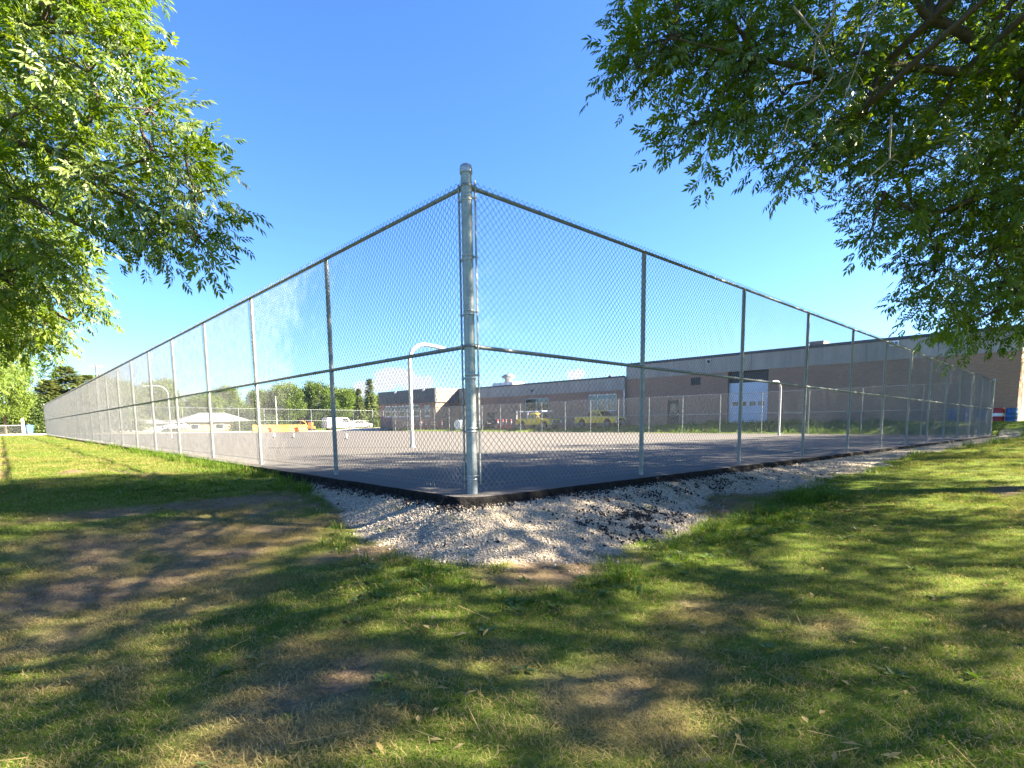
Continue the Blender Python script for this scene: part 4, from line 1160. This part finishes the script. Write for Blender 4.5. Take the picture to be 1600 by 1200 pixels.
# ------------------------------------------------------------------ vehicles and yard objects
def wheel(parent, x, y, r=.38, w=.26):
    mb = MB(); mb.tube([(x, y - w / 2, r), (x, y - w / 2 + .03, r), (x, y + w / 2 - .03, r), (x, y + w / 2, r)], [r * .9, r, r, r * .9], 18)
    o = mb.build('wheel', M['tyre'], parent)
    mb = MB(); mb.tube([(x, y - w / 2 - .012, r), (x, y + w / 2 + .012, r)], r * .58, 12); mb.build('rim', M['rim'], o)
def arch(cx, r, z0, n=7):
    return [(cx - r * math.cos(math.pi * k / (n - 1)), z0 + r * math.sin(math.pi * k / (n - 1))) for k in range(n)]
def pickup(loc, rz, label, rack):
    root = empty('pickup_truck', loc, rz, label, 'pickup truck', 'yellow pickup trucks in front of the building')
    # side profile, front = +x
    a1 = arch(-1.72, .47, .46); a2 = arch(1.72, .47, .46)
    low = [(-2.75, .50), (-2.75, 1.12)] + [(-.62, 1.14), (.95, 1.14), (1.25, 1.16), (2.55, 1.06), (2.78, .98), (2.80, .50)] + [(x, z) for x, z in reversed(a2)] + [(x, z) for x, z in reversed(a1)]
    mb = MB(); mb.prism(low, -.95, .95)
    body = mb.build('body', M['yellow'], root, bevel=.04)
    mb = MB(); mb.box(-2.66, -.72, -.80, .80, 1.145, 1.152); mb.build('bed_floor', M['darkpaint'], root)
    cab = [(-.62, 1.146), (.98, 1.146), (.45, 1.72), (.25, 1.80), (-.40, 1.80), (-.55, 1.74)]
    mb = MB(); mb.prism(cab, -.82, .82); mb.build('cab', M['yellow'], root, bevel=.04)
    for sy in (-1, 1):
        mb = MB(); y0, y1 = (.822, .832) if sy > 0 else (-.832, -.822)
        mb.prism([(-.48, 1.22), (.12, 1.22), (.12, 1.66), (-.42, 1.66)], y0, y1); mb.prism([(.20, 1.22), (.78, 1.22), (.42, 1.64), (.20, 1.66)], y0, y1)
        mb.build('side_window', M['window_dark'], root)
    mb = MB(); mb.add([(.955, -.70, 1.20), (.955, .70, 1.20), (.52, .66, 1.67), (.52, -.66, 1.67), (.975, -.70, 1.215), (.975, .70, 1.215), (.54, .66, 1.685), (.54, -.66, 1.685)],
                      [(0, 1, 2, 3), (4, 7, 6, 5), (0, 4, 5, 1), (2, 6, 7, 3), (0, 3, 7, 4), (1, 5, 6, 2)]); mb.build('windscreen', M['window_dark'], root)
    for x in (-1.72, 1.72):
        for y in (-.86, .86): wheel(root, x, y)
    wb = lambda n, m_, *a: (lambda q: (q.box(*a), q.build(n, m_, root)))(MB())
    wb('bumper', M['chrome'], 2.802, 2.92, -.9, .9, .46, .66); wb('bumper', M['chrome'], -2.86, -2.752, -.9, .9, .46, .64)
    for y in (-.92, .56): wb('headlight', M['lamp'], 2.795, 2.83, y, y + .36, .74, .92)
    wb('grille', M['darkpaint'], 2.79, 2.825, -.54, .54, .70, .94)
    for y in (-.94, .76): wb('tail_light', M['tail'], -2.79, -2.752, y, y + .18, .74, 1.06)
    for y in (-1.12, .90): wb('mirror', M['darkpaint'], .62, .72, y, y + .22, 1.22, 1.40)
    if rack:
        mb = MB()
        for y in (-.88, .88):
            mb.box(-2.7, 1.5, y - .04, y + .04, 1.98, 2.06)
            for x in (-2.62, -.80, ): mb.tube([(x, y, 1.14), (x, y, 1.98)], .035, 6)
            mb.tube([(.9, y, 1.98), (1.25, y, 1.98)], .03, 6)
        for x in (-2.6, -1.4, -.2, 1.2): mb.box(x - .04, x + .04, -.84, .84, 1.985, 2.055)
        mb.build('ladder_rack', M['white'], root)
    else:
        mb = MB()
        for y in (-.8, .8): mb.tube([(-.75, y, 1.14), (-.75, y, 1.70)], .035, 6)
        mb.tube([(-.75, -.8, 1.70), (-.75, .8, 1.70)], .035, 6); mb.build('headache_rack', M['darkpaint'], root)
        mb = MB(); mb.box(-2.1, -1.2, -.5, .5, 1.153, 1.42); mb.build('tool_box', M['timber'], root)
    return root
pickup((42.3, 40.4, gz(42.3, 40.4)), R(-90) + .03, 'yellow pickup truck with a white ladder rack, left of the other truck', True)
pickup((43.3, 32.2, gz(43.3, 32.2)), R(-90) - .02, 'yellow pickup truck without a roof rack, below the right-hand wing window', False)

def drum(u, v, cols, label):
    root = empty('drum', (u, v, gz(u, v) + .02), 0, label, 'drum', 'painted drums by the wall')
    prof = [(.29, 0), (.30, .02), (.29, .04), (.29, .27), (.305, .29), (.29, .31), (.29, .54), (.305, .56), (.29, .58), (.29, .82), (.30, .84), (.29, .86)]
    mb = MB(); mb.lathe(prof, 20); mb.build('barrel', M[cols], root)
    if cols == 'drumred':
        mb = MB(); mb.lathe([(.292, .33), (.294, .335), (.294, .53), (.292, .535)], 20); mb.build('painted_band', M['white'], root)
    mb = MB(); mb.lathe([(.26, .861), (.26, .875)], 16); mb.build('lid', M['darkpaint'], root)
drum(44.0, .30, 'drumred', 'red drum with a wide white band, just right of the fence end')
drum(44.0, -.33, 'drumblue', 'blue drum right of the red one, at the building corner')
drum(44.2, 1.15, 'drumblue', 'blue drum behind the last fence bay, beside the red one')
drum(44.2, 1.85, 'drumblue', 'middle blue drum seen through the fence end')
drum(44.3, 2.70, 'drumblue', 'leftmost blue drum seen through the fence wire')

def delineator(u, v, label, h=1.05):
    root = empty('traffic_delineator', (u, v, gz(u, v)), 0, label, 'traffic cone', 'red delineator cones by the far fence')
    mb = MB(); mb.box(-.2, .2, -.2, .2, 0, .05); mb.build('base', M['tyre'], root)
    mb = MB(); mb.lathe([(.16, .052), (.10, .25), (.07, .6), (.055, h - .05), (.03, h)], 14); mb.build('cone', M['red'], root)
    for z in (.55, .78):
        mb = MB(); mb.lathe([(.076, z), (.070, z + .1)], 14); mb.build('band', M['reflect'], root)
for u, v, lb in ((41, 64.4, 'red cone leftmost of the cluster beside the shaded pole'), (41.2, 63.4, 'second red cone of the cluster beside the shaded pole'), (41, 62.6, 'third red cone of the cluster, next to the orange trestle'), (41.3, 61.9, 'fourth red cone of the cluster, in front of the orange trestle'), (41, 57.6, 'lone red cone below the brick corner'),
                 (41, 46.0, 'red cone nearest the dark trailer'), (41.2, 45.3, 'red cone in the middle of the group beside the trailer'), (41.1, 44.6, 'slightly taller red cone right of the middle one'), (41, 43.6, 'red cone nearest the truck with the rack')):
    delineator(u, v, lb, 1.15)
def barricade(u, v, rz, label, n=1):
    root = empty('barricade', (u, v, gz(u, v)), rz, label, 'barricade', 'orange barricades by the far fence')
    for z in (.45, .78):
        mb = MB(); mb.box(-.03, .03, -.75, .75, z, z + .2); mb.build('board', M['orange'], root)
        mb = MB()
        for k in range(4): mb.add([(-.034, -.65 + k * .38, z + .004), (-.034, -.50 + k * .38, z + .004), (-.034, -.38 + k * .38, z + .196), (-.034, -.53 + k * .38, z + .196), (-.031, -.65 + k * .38, z + .004), (-.031, -.50 + k * .38, z + .004), (-.031, -.38 + k * .38, z + .196), (-.031, -.53 + k * .38, z + .196)], [(0, 1, 2, 3), (4, 7, 6, 5), (0, 4, 5, 1), (2, 6, 7, 3)])
        mb.build('stripe', M['reflect'], root)
    for y in (-.6, .6):
        for s in (-1, 1):
            mb = MB(); mb.tube([(s * .3, y, 0), (s * .035, y, 1.08)], .03, 6); mb.build('leg', M['orange'], root)
for u, v, lb in ((41.5, 67.8, 'orange barricade left of the shaded pole, the one farther left'), (41.4, 66.0, 'orange barricade directly left of the shaded pole'), (42.2, 61.2, 'orange A shaped barricade right of the red cones')):
    barricade(u, v, 0, lb)
# white disc: a cable drum standing on edge
root = empty('cable_drum', (40.4, 52.9, gz(40.4, 52.9)), R(10), 'round white cable drum standing on its edge beside the thick corner post', 'cable drum')
for x in (-.35, .35):
    mb = MB(); mb.tube([(x - .03, 0, .62), (x + .03, 0, .62)], .62, 24); mb.build('flange', M['white'], root)
mb = MB(); mb.tube([(-.319, 0, .62), (.319, 0, .62)], .3, 16); mb.build('core', M['timber'], root)
# dark flat trailer
root = empty('flatbed_trailer', (41.2, 49.2, gz(41.2, 49.2)), R(90), 'low black trailer with white wheels right of the corner post', 'trailer')
mb = MB(); mb.box(-1.9, 1.5, -.75, .75, .62, .74); mb.build('deck', M['darkpaint'], root)
mb = MB(); mb.box(-1.9, 1.5, -.78, -.75, .742, .98); mb.box(-1.9, 1.5, .75, .78, .742, .98); mb.build('side_rail', M['darkmetal'], root)
mb = MB(); mb.tube([(1.5, -.5, .66), (2.5, 0, .6)], .05, 6); mb.tube([(1.5, .5, .66), (2.5, 0, .6)], .05, 6); mb.build('drawbar', M['darkmetal'], root)
for x in (-.75, .1):
    for y in (-.88, .88): wheel(root, x, y, .33, .2)
mb = MB(); mb.box(-1.3, .6, -.98, -.80, .69, .72); mb.box(-1.3, .6, .80, .98, .69, .72); mb.build('mudguard', M['white'], root)
# white markers standing on the court
for u, v, lb in ((9.08, 31.15, 'small white marker post on the court, left of three'), (9.85, 30.0, 'small white marker post on the court, middle of three'), (10.35, 23.84, 'small white marker post on the court, right of three')):
    root = empty('marker_post', (u, v, float(plane_z(u, v))), 0, lb, 'marker', 'white marker posts on the court')
    mb = MB(); mb.lathe([(.14, .002), (.14, .03), (.05, .045)], 12); mb.build('base', M['tyre'], root)
    mb = MB(); mb.lathe([(.05, .046), (.045, .26), (.02, .28)], 12); mb.build('post', M['white'], root)
# orange water-filled barriers beyond the end fence
def jersey(u, v, rz, label, c='orange'):
    root = empty('plastic_barrier', (u, v, gz(u, v)), rz, label, 'barrier', 'orange plastic barriers beyond the end fence')
    mb = MB(); prof = [(-.28, 0), (.28, 0), (.25, .28), (.10, .5), (.08, 1.0), (-.08, 1.0), (-.10, .5), (-.25, .28)]
    mb.prism(prof, -.72, .72); mb.build('shell', M[c], root, bevel=.02)
    for y in (-.45, .45):
        mb = MB(); mb.lathe([(.06, 1.002), (.06, 1.04)], 8, 0, y); mb.build('filler_cap', M['darkpaint'], root)
for k in range(6):
    jersey(23.2 + k * 1.25, 77.2 + .25 * math.sin(k * 2.2), R(90 + 14 * math.sin(k * 1.7)), 'orange plastic road barrier beyond the end fence, ' + ORD[k] + ' in its row' if k < 5 else 'orange plastic road barrier beyond the end fence, rightmost in its row', 'orange' if k % 3 else 'amber')
# orange lift / digger
root = empty('mini_excavator', (34.5, 86, gz(34.5, 86)), R(140), 'small orange excavator with raised boom near the pale van', 'excavator')
for y in (-.6, .6):
    mb = MB(); mb.prism([(-.9, .12), (-.75, 0), (.75, 0), (.9, .12), (.9, .32), (.75, .45), (-.75, .45), (-.9, .32)], y - .16, y + .16); mb.build('track', M['tyre'], root)
mb = MB(); mb.box(-.9, .55, -.62, .62, .46, 1.0); mb.build('body', M['orange'], root, bevel=.06)
mb = MB(); mb.box(-.5, .5, -.55, .1, 1.002, 1.9); mb.build('cab', M['orange'], root, bevel=.05)
mb = MB(); mb.box(-.4, .4, -.56, -.551, 1.2, 1.75); mb.box(.501, .51, -.48, .02, 1.15, 1.78); mb.build('cab_window', M['window_dark'], root)
mb = MB(); mb.tube([(.5, .35, .9), (1.1, .35, 2.0), (1.9, .35, 2.5)], [.13, .12, .09], 8); mb.build('boom', M['orange'], root)
mb = MB(); mb.tube([(1.9, .35, 2.5), (2.3, .35, 1.4)], .08, 8); mb.build('stick', M['orange'], root)
root.scale = (.72, .72, .72); mb = MB()
mb.prism([(2.2, 1.4), (2.5, 1.3), (2.4, .95), (2.05, .9)], .1, .6); mb.build('bucket', M['darkmetal'], root)
def car(loc, rz, label, cat, name, prof, glass, L, paint='carwhite', r=.33, group=None):
    root = empty(name, loc, rz, label, cat, group)
    mb = MB(); mb.prism(prof, -.86, .86); mb.build('body', M[paint], root, bevel=.05)
    for y0, y1 in ((-.875, -.863), (.863, .875)):
        mb = MB(); mb.prism(glass, y0, y1); mb.build('side_window', M['window_dark'], root)
    for x in (-L, L):
        for y in (-.78, .78): wheel(root, x, y, r, .2)
    for y in (-.8, .5):
        mb = MB(); mb.box(prof[-1][0] - .02, prof[-1][0] + .03, y, y + .3, .62, .78); mb.build('headlight', M['lamp'], root)
        mb = MB(); mb.box(prof[0][0] - .03, prof[0][0] + .02, y, y + .3, .62, .85); mb.build('tail_light', M['tail'], root)
    return root
SED = [(-2.2, .3), (-2.2, .85), (-1.9, .98), (-1.2, 1.4), (-.2, 1.48), (.4, 1.4), (1.1, .98), (2.1, .82), (2.2, .3)]
SGL = [(-1.5, 1.02), (-1.05, 1.34), (.3, 1.34), (.85, 1.02)]
car((21.7, 120, gz(21.7, 120) + .85), R(185), 'white car parked left of the low brick house', 'car', 'parked_car', SED, SGL, 1.35)
VAN = [(-2.7, .35), (-2.7, 1.95), (-2.5, 2.1), (1.3, 2.1), (1.9, 1.35), (2.7, 1.1), (2.75, .35)]
VGL = [(.3, 1.35), (.3, 1.9), (1.2, 1.9), (1.65, 1.35)]
car((40.0, 87.0, gz(40.0, 87) - .1), R(5), 'pale grey van parked beyond the court behind the end fence', 'van', 'parked_van', VAN, VGL, 1.7, 'palegrey', r=.36)
car((45.6, 90.0, gz(45.6, 90) - .1), R(-8), 'white car parked right of the pale van below the spruce', 'car', 'parked_car', SED, SGL, 1.35)
car((11.4, 104, gz(11.4, 104) + .3), R(170), 'white car seen through the dense left fence', 'car', 'parked_car', SED, SGL, 1.35)
# brick house
hz = -1.6
Hh = empty('bungalow', (0, 0, 0), 0, 'low brick bungalow with a pale grey hip roof seen through the left fence', 'house')
mb = MB(); mb.box(23.2, 37.5, 125, 134, hz, .86); mb.build('wall', M['brick_house'], Hh)
mb = MB(); mb.box(23.0, 37.7, 124.7, 134.3, .862, 1.05); mb.build('eaves_board', M['fascia'], Hh)
mb = MB(); mb.add([(22.7, 124.4, 1.052), (38.0, 124.4, 1.052), (38.0, 134.6, 1.052), (22.7, 134.6, 1.052), (28.5, 129.5, 3.0), (33.5, 129.5, 3.0)], [(0, 3, 2, 1), (0, 1, 5, 4), (1, 2, 5), (2, 3, 4, 5), (3, 0, 4)]); mb.build('roof', M['houseroof'], Hh)
for x in (25.5, 30.2, 34.2):
    mb = MB(); mb.box(x, x + 1.6, 124.93, 124.995, -.5, .6); w = mb.build('window', M['whiteframe'], Hh)
    mb = MB(); mb.box(x + .1, x + 1.5, 124.90, 124.928, -.4, .5); mb.build('pane', M['window_dark'], w)
# second pale roof left of it
Hh = empty('bungalow', (0, 0, 0), 0, 'pale bungalow with a flat grey roof behind the white car', 'house')
mb = MB(); mb.box(12.5, 22.5, 128, 136, hz, .8); mb.build('wall', M['fascia'], Hh)
mb = MB(); mb.add([(12.0, 127.4, .802), (23.0, 127.4, .802), (23.0, 136.6, .802), (12.0, 136.6, .802), (15, 132, 1.9), (20, 132, 1.9)], [(0, 3, 2, 1), (0, 1, 5, 4), (1, 2, 5), (2, 3, 4, 5), (3, 0, 4)]); mb.build('roof', M['houseroof'], Hh)
# utility pole
root = empty('utility_pole', (6.75, 90, gz(6.75, 90)), R(8), 'dark wooden utility pole with one crossarm above the left fence', 'utility pole')
mb = MB(); mb.tube([(0, 0, -.3), (0, 0, 9.35)], [.15, .11], 10); mb.build('pole', M['darkpost'], root)
mb = MB(); mb.box(-.8, .8, -.06, .06, 8.95, 9.07); mb.build('crossarm', M['darkpost'], root)
for x in (-.7, -.35, .35, .7):
    mb = MB(); mb.lathe([(.05, 9.072), (.06, 9.12), (.03, 9.2)], 8, x, 0); mb.build('insulator', M['greyframe'], root)
# thin poles behind the trees belt
root = empty('slim_post', (26.9, 80, gz(26.9, 80)), 0, 'slim pale post rising behind the orange barriers', 'post')
mb = MB(); mb.tube([(0, 0, 0), (0, 0, 5.2)], [.06, .045], 8); mb.build('shaft', M['polepaint'], root)
mb = MB(); mb.lathe([(.055, 5.2), (.06, 5.24), (.02, 5.28)], 8); mb.build('cap', M['greyframe'], root)
# small fence, bin, post at the far left
f_small = empty('chain_link_fence', (-12.0, 78, gz(-6, 78)), 0, 'low chain link fence beyond the gravel track at the far left', 'fence')
mw = MB()
for k in range(0, 106):
    x = k * .1
    mw.tube([(x, -.03, .05), (x + .45, -.03, .95)], .006, 3, caps=False); mw.tube([(x + .45, -.035, .05), (x, -.035, .95)], .006, 3, caps=False)
mw.build('wire_mesh', M['wire'], f_small)
for x in (0, 2.6, 5.2, 7.8, 10.45):
    mb = MB(); mb.lathe([(.05, -.2), (.05, 1.05), (.02, 1.09)], 8, x); mb.build('post', M['polepaint'], f_small)
mb = MB(); mb.tube([(0, 0, .98), (10.45, 0, .98)], .03, 6); mb.build('top_rail', M['polepaint'], f_small)
root = empty('wheelie_bin', (-1.1, 80.5, gz(-1.1, 80.5)), .3, 'blue wheelie bin beside the low fence at the far left', 'bin')
mb = MB(); mb.add([(-.24, -.3, .08), (.24, -.3, .08), (.24, .3, .08), (-.24, .3, .08), (-.32, -.38, .98), (.32, -.38, .98), (.32, .38, .98), (-.32, .38, .98)], [(0, 3, 2, 1), (4, 5, 6, 7), (0, 1, 5, 4), (1, 2, 6, 5), (2, 3, 7, 6), (3, 0, 4, 7)]); mb.build('tub', M['drumblue'], root)
mb = MB(); mb.prism([(-.35, .982), (.35, .982), (.33, 1.06), (-.30, 1.1)], -.4, .4); mb.build('lid', M['drumblue'], root)
for y in (-.3, .3):
    mb = MB(); mb.tube([(-.3, y - .04, .1), (-.3, y + .04, .1)], .1, 10); mb.build('wheel', M['tyre'], root)
root = empty('timber_post', (-1.55, 82, gz(-1.55, 82)), 0, 'short pale timber post behind the blue bin', 'post')
mb = MB(); mb.box(-.13, .13, -.13, .13, -.2, 1.75); mb.build('shaft', M['fascia'], root, bevel=.02)
mb = MB(); mb.add([(-.15, -.15, 1.752), (.15, -.15, 1.752), (.15, .15, 1.752), (-.15, .15, 1.752), (0, 0, 1.86)], [(0, 3, 2, 1), (0, 1, 4), (1, 2, 4), (2, 3, 4), (3, 0, 4)]); mb.build('cap', M['fascia'], root)
# leaning tree at the far left whose pale trunk shows
t = copy_tree(fA); t.location = (-3.1, 84, gz(-3.1, 84)); t.scale = (.75, .75, .95); t.rotation_euler = (R(2), R(-3), 1); t['label'] = 'tree with a bare pale leaning trunk beside the low far fence'; t['group'] = GD

# ================================================================== SMALL STUFF: grass, gravel, weeds
def blade(V, F, base, yaw_, lean, L, Wd, bend=.5):
    d = Vector((math.cos(yaw_), math.sin(yaw_), 0)); s = Vector((-d.y, d.x, 0)) * Wd * .5
    p1 = base + d * L * lean * .45 + Vector((0, 0, L * .55)) * (1 - lean * .4)
    p2 = base + d * L * (lean * 1.0 + bend * .25) + Vector((0, 0, L * max(.12, (1 - lean * .8 - bend * .15))))
    b = len(V)
    V += [base - s, base + s, p1 + s * .8, p1 - s * .8, p2]
    F += [(b, b + 1, b + 2, b + 3), (b + 3, b + 2, b + 4)]
def tuft(seed, n, rad, h0, h1, wd, lean=(.1, .8), flat=False):
    rnd = random.Random(seed); V, F = [], []
    for k in range(n):
        a = rnd.uniform(0, 6.28); r = rad * math.sqrt(rnd.random())
        base = Vector((r * math.cos(a), r * math.sin(a), rnd.uniform(.0, .015) if flat else -.01))
        blade(V, F, base, rnd.uniform(0, 6.28), rnd.uniform(*lean), rnd.uniform(h0, h1), wd * rnd.uniform(.7, 1.3), rnd.uniform(.1, .7))
    return V, F
def mixed(seed, parts):
    V, F, mi = [], [], []
    for k, (n, rad, h0, h1, wd, lean, m_, flat) in enumerate(parts):
        v, f = tuft(seed * 31 + k, n, rad, h0, h1, wd, lean, flat)
        b = len(V); V += v; F += [tuple(b + i for i in q) for q in f]; mi += [m_] * len(f)
    return V, F, mi
def weed_template(seed):
    rnd = random.Random(seed); V, F = [], []
    for k in range(9):
        a = k * 2.4 + rnd.uniform(-.3, .3)
        leaflet(V, F, Vector((math.cos(a) * .01, math.sin(a) * .01, .005)), Vector((math.cos(a), math.sin(a), rnd.uniform(.3, 1.3))), Vector((0, 0, 1)), rnd.uniform(.035, .075), rnd.uniform(.018, .030), .3)
    return V, F, [3] * len(F)
def litter_template(seed):
    rnd = random.Random(seed); V, F = [], []
    for k in range(4):
        a = rnd.uniform(0, 6.28)
        leaflet(V, F, Vector((rnd.uniform(-.2, .2), rnd.uniform(-.2, .2), .03)), Vector((math.cos(a), math.sin(a), rnd.uniform(-.1, .3))), Vector((rnd.uniform(-.5, .5), rnd.uniform(-.5, .5), 1)), rnd.uniform(.04, .07), rnd.uniform(.016, .026), .25)
    for k in range(2):
        a = rnd.uniform(0, 6.28); p = Vector((rnd.uniform(-.2, .2), rnd.uniform(-.2, .2), .03)); d = Vector((math.cos(a), math.sin(a), .1)) * rnd.uniform(.08, .2); q = Vector((-d.y, d.x, 0)).normalized() * .0025
        b = len(V); V += [p - q, p + q, p + d + q * .5, p + d - q * .5]; F += [(b, b + 1, b + 2, b + 3)]
    return V, F, [1] * len(F)
# materials: 0 blade, 1 straw, 2 lush, 3 weed
GTM = [mixed(1, [(64, .08, .018, .045, .0026, (.1, .9), 0, False), (14, .085, .02, .05, .0021, (.9, 1.1), 1, True)]),
       mixed(2, [(52, .08, .016, .042, .0026, (.2, .9), 0, False), (26, .085, .02, .05, .0021, (.9, 1.1), 1, True)]),
       mixed(3, [(30, .085, .014, .036, .0024, (.2, .9), 0, False), (44, .09, .02, .055, .0021, (.88, 1.12), 1, True)]),
       mixed(4, [(8, .085, .014, .03, .0024, (.2, .9), 0, False), (50, .09, .02, .06, .0021, (.9, 1.15), 1, True)]),
       mixed(5, [(44, .075, .035, .085, .0034, (.1, .8), 2, False), (5, .08, .04, .09, .003, (.8, 1.1), 1, True)]),
       mixed(6, [(30, .06, .08, .20, .0042, (.1, .7), 2, False), (4, .05, .10, .22, .004, (.3, .9), 1, False)]),
       weed_template(7), weed_template(8), litter_template(9)]
def grass():
    rng = np.random.RandomState(12)
    fwx, fwy = math.cos(yaw), math.sin(yaw); rx, ry = math.sin(yaw), -math.cos(yaw)
    P = []
    for z0, z1, dens in ((.9, 2.2, 330), (2.2, 4.2, 300), (4.2, 7.5, 170), (7.5, 14, 60), (14, 26, 17), (26, 60, 3.0)):
        n = int((z1 * z1 - z0 * z0) / 2 * 2.5 * dens)
        Z = np.sqrt(rng.uniform(z0 * z0, z1 * z1, n)); T = Z * rng.uniform(-1.25, 1.25, n)
        u = CAM.x + fwx * Z + rx * T; v = CAM.y + fwy * Z + ry * T
        P.append(np.stack([u, v, Z], -1))
    P = np.vstack(P); u, v, Z = P.T
    dry, dirt, gr, ab, lu = masks(u, v)
    d = out_dist(u, v); r = rng.uniform(0, 1, len(u))
    keep = ((u < -EDGE - .06) | (v < -EDGE - .06)) | (u > LU + .4)
    keep &= (u < 46.5) | (v < -.6)
    keep &= v < 72
    keep &= r > np.clip(dirt * 1.2, 0, .86)
    keep &= rng.uniform(0, 1, len(u)) > np.clip(gr * 1.3, 0, .985)
    keep &= rng.uniform(0, 1, len(u)) > np.clip(ab * 1.4, 0, .97) * (v < 4)
    keep &= ~((u > LU) & (v > 22) & (rng.uniform(0, 1, len(u)) > .25))
    u, v, Z, dry, lu, d, gr, dirt = (a[keep] for a in (u, v, Z, dry, lu, d, gr, dirt))
    n = len(u); r = rng.uniform(0, 1, n); q = dry + rng.uniform(-.22, .22, n)
    tid = np.where(q < .22, 0, np.where(q < .42, 1, np.where(q < .68, 2, 3)))
    lush = (lu + rng.uniform(-.3, .3, n)) > .52
    tid = np.where(lush, 4, tid)
    tid = np.where((dirt > .3) & (rng.uniform(0, 1, n) < .85), 3, tid)
    tall = (lu > .75) & (rng.uniform(0, 1, n) > .86)
    edge = (d < gravel_w(u, v) + .35) & (d > gravel_w(u, v) - .15) & (rng.uniform(0, 1, n) > .90) & (dry < .6)
    big = np.zeros(n, bool)
    for a, b, ru, rv in ((-.08, -1.85, .28, .17), (4.3, -1.75, .5, .2), (2.7, -1.7, .6, .15), (-.62, 2.6, .12, .6), (-.5, 5.5, .15, 2.5), (-.5, 12, .2, 6), (40, 14, 2.5, 12), (40.5, 31, 1.5, 5)):
        big |= (((u - a) / ru) ** 2 + ((v - b) / rv) ** 2 < 1) & (rng.uniform(0, 1, n) > .45)
    tid = np.where(tall | edge | big, 5, tid)
    wd = (rng.uniform(0, 1, n) > np.where(lu > .4, .90, .994)) & (Z < 9)
    tid = np.where(wd, rng.randint(6, 8, n), tid)
    tid = np.where((rng.uniform(0, 1, n) > .992) & (Z < 9), 8, tid)
    scl = rng.uniform(.75, 1.25, n) * (1 + np.clip((Z - 4) / 14, 0, 2.2))
    scl = np.where((tid == 5) & (u > LU), scl * 1.15, scl)
    pts = np.stack([u, v, ground_z(u, v) - .004], -1)
    rot = np.stack([rng.uniform(-.12, .12, n), rng.uniform(-.12, .12, n), rng.uniform(0, 6.28, n)], -1)
    me = scatter_mesh('grass', GTM, pts, tid, rot, scl, [M['blade'], M['straw'], M['blade_lush'], M['weed']])
    tag(scatter_obj('grass', me, len(GTM)), 'patchy mown grass with straw and weeds on the lawn', 'grass', kind='stuff')
    print('grass tufts', n)
grass()
def stone(seed, mi):
    rnd = random.Random(seed)
    bm = bmesh.new(); bmesh.ops.create_icosphere(bm, subdivisions=1, radius=1)
    for v_ in bm.verts: v_.co = Vector((v_.co.x * 1.0, v_.co.y * .8, v_.co.z * .62)) * rnd.uniform(.72, 1.2)
    V = [v_.co.copy() for v_ in bm.verts]; F = [tuple(x.index for x in f.verts) for f in bm.faces]; bm.free()
    return V, F, [mi] * len(F)
def gravel():
    rng = np.random.RandomState(77)
    def cand(n, u0, u1, v0, v1): return np.stack([rng.uniform(u0, u1, n), rng.uniform(v0, v1, n)], -1)
    A = np.vstack([cand(72000, -1.6, 3.2, -2.0, 1.2), cand(9000, -1.4, -.25, 1.0, 5.0), cand(20000, 3.2, 9, -1.9, -.25), cand(16000, 9, 37.5, -1.8, -.25)])
    u, v = A.T; dry, dirt, gr, ab, lu = masks(u, v)
    d = out_dist(u, v)
    r = rng.uniform(0, 1, len(u))
    k = (d > .02) & ((r < gr * .9 * (1 - .85 * ab)) | ((r < .05) & (d < gravel_w(u, v) + .3)))
    u1, v1 = u[k], v[k]; n1 = len(u1)
    B_ = np.vstack([cand(26000, -.9, 9, -1.5, -.25), cand(12000, -.9, -.25, -.3, 6), cand(9000, .4, 2.4, -1.55, -.75)])
    ub, vb = B_.T; _, _, gb, abb, _ = masks(ub, vb)
    k = (out_dist(ub, vb) > .01) & (rng.uniform(0, 1, len(ub)) < np.clip(abb, 0, 1) * .8 + .012 * gb)
    u2, v2 = ub[k], vb[k]; n2 = len(u2)
    T = [stone(1, 0), stone(2, 0), stone(3, 0)]
    s1 = rng.gamma(3, .0017, n1) + .0022 + .00022 * np.clip(u1, 0, 20)
    me = scatter_mesh('gravel', T, np.stack([u1, v1, ground_z(u1, v1) + s1 * .25], -1), rng.randint(0, 3, n1), rng.uniform(0, 6.28, (n1, 3)), s1, [M['stone']])
    tag(scatter_obj('gravel', me, 3), 'pale crushed limestone gravel banked against the court edge', 'gravel', kind='stuff')
    T = [stone(4, 0), stone(5, 0)]
    s2 = np.minimum(rng.gamma(2.5, .0034, n2) + .003, .019)
    me = scatter_mesh('asphalt_crumbs', T, np.stack([u2, v2, ground_z(u2, v2) + s2 * .3], -1), rng.randint(0, 2, n2), rng.uniform(0, 6.28, (n2, 3)), s2, [M['chip']])
    tag(scatter_obj('asphalt_crumbs', me, 2), 'black asphalt crumbs scattered along the court edge and over the gravel', 'gravel', kind='stuff')
    print('stones', n1, n2)
gravel()
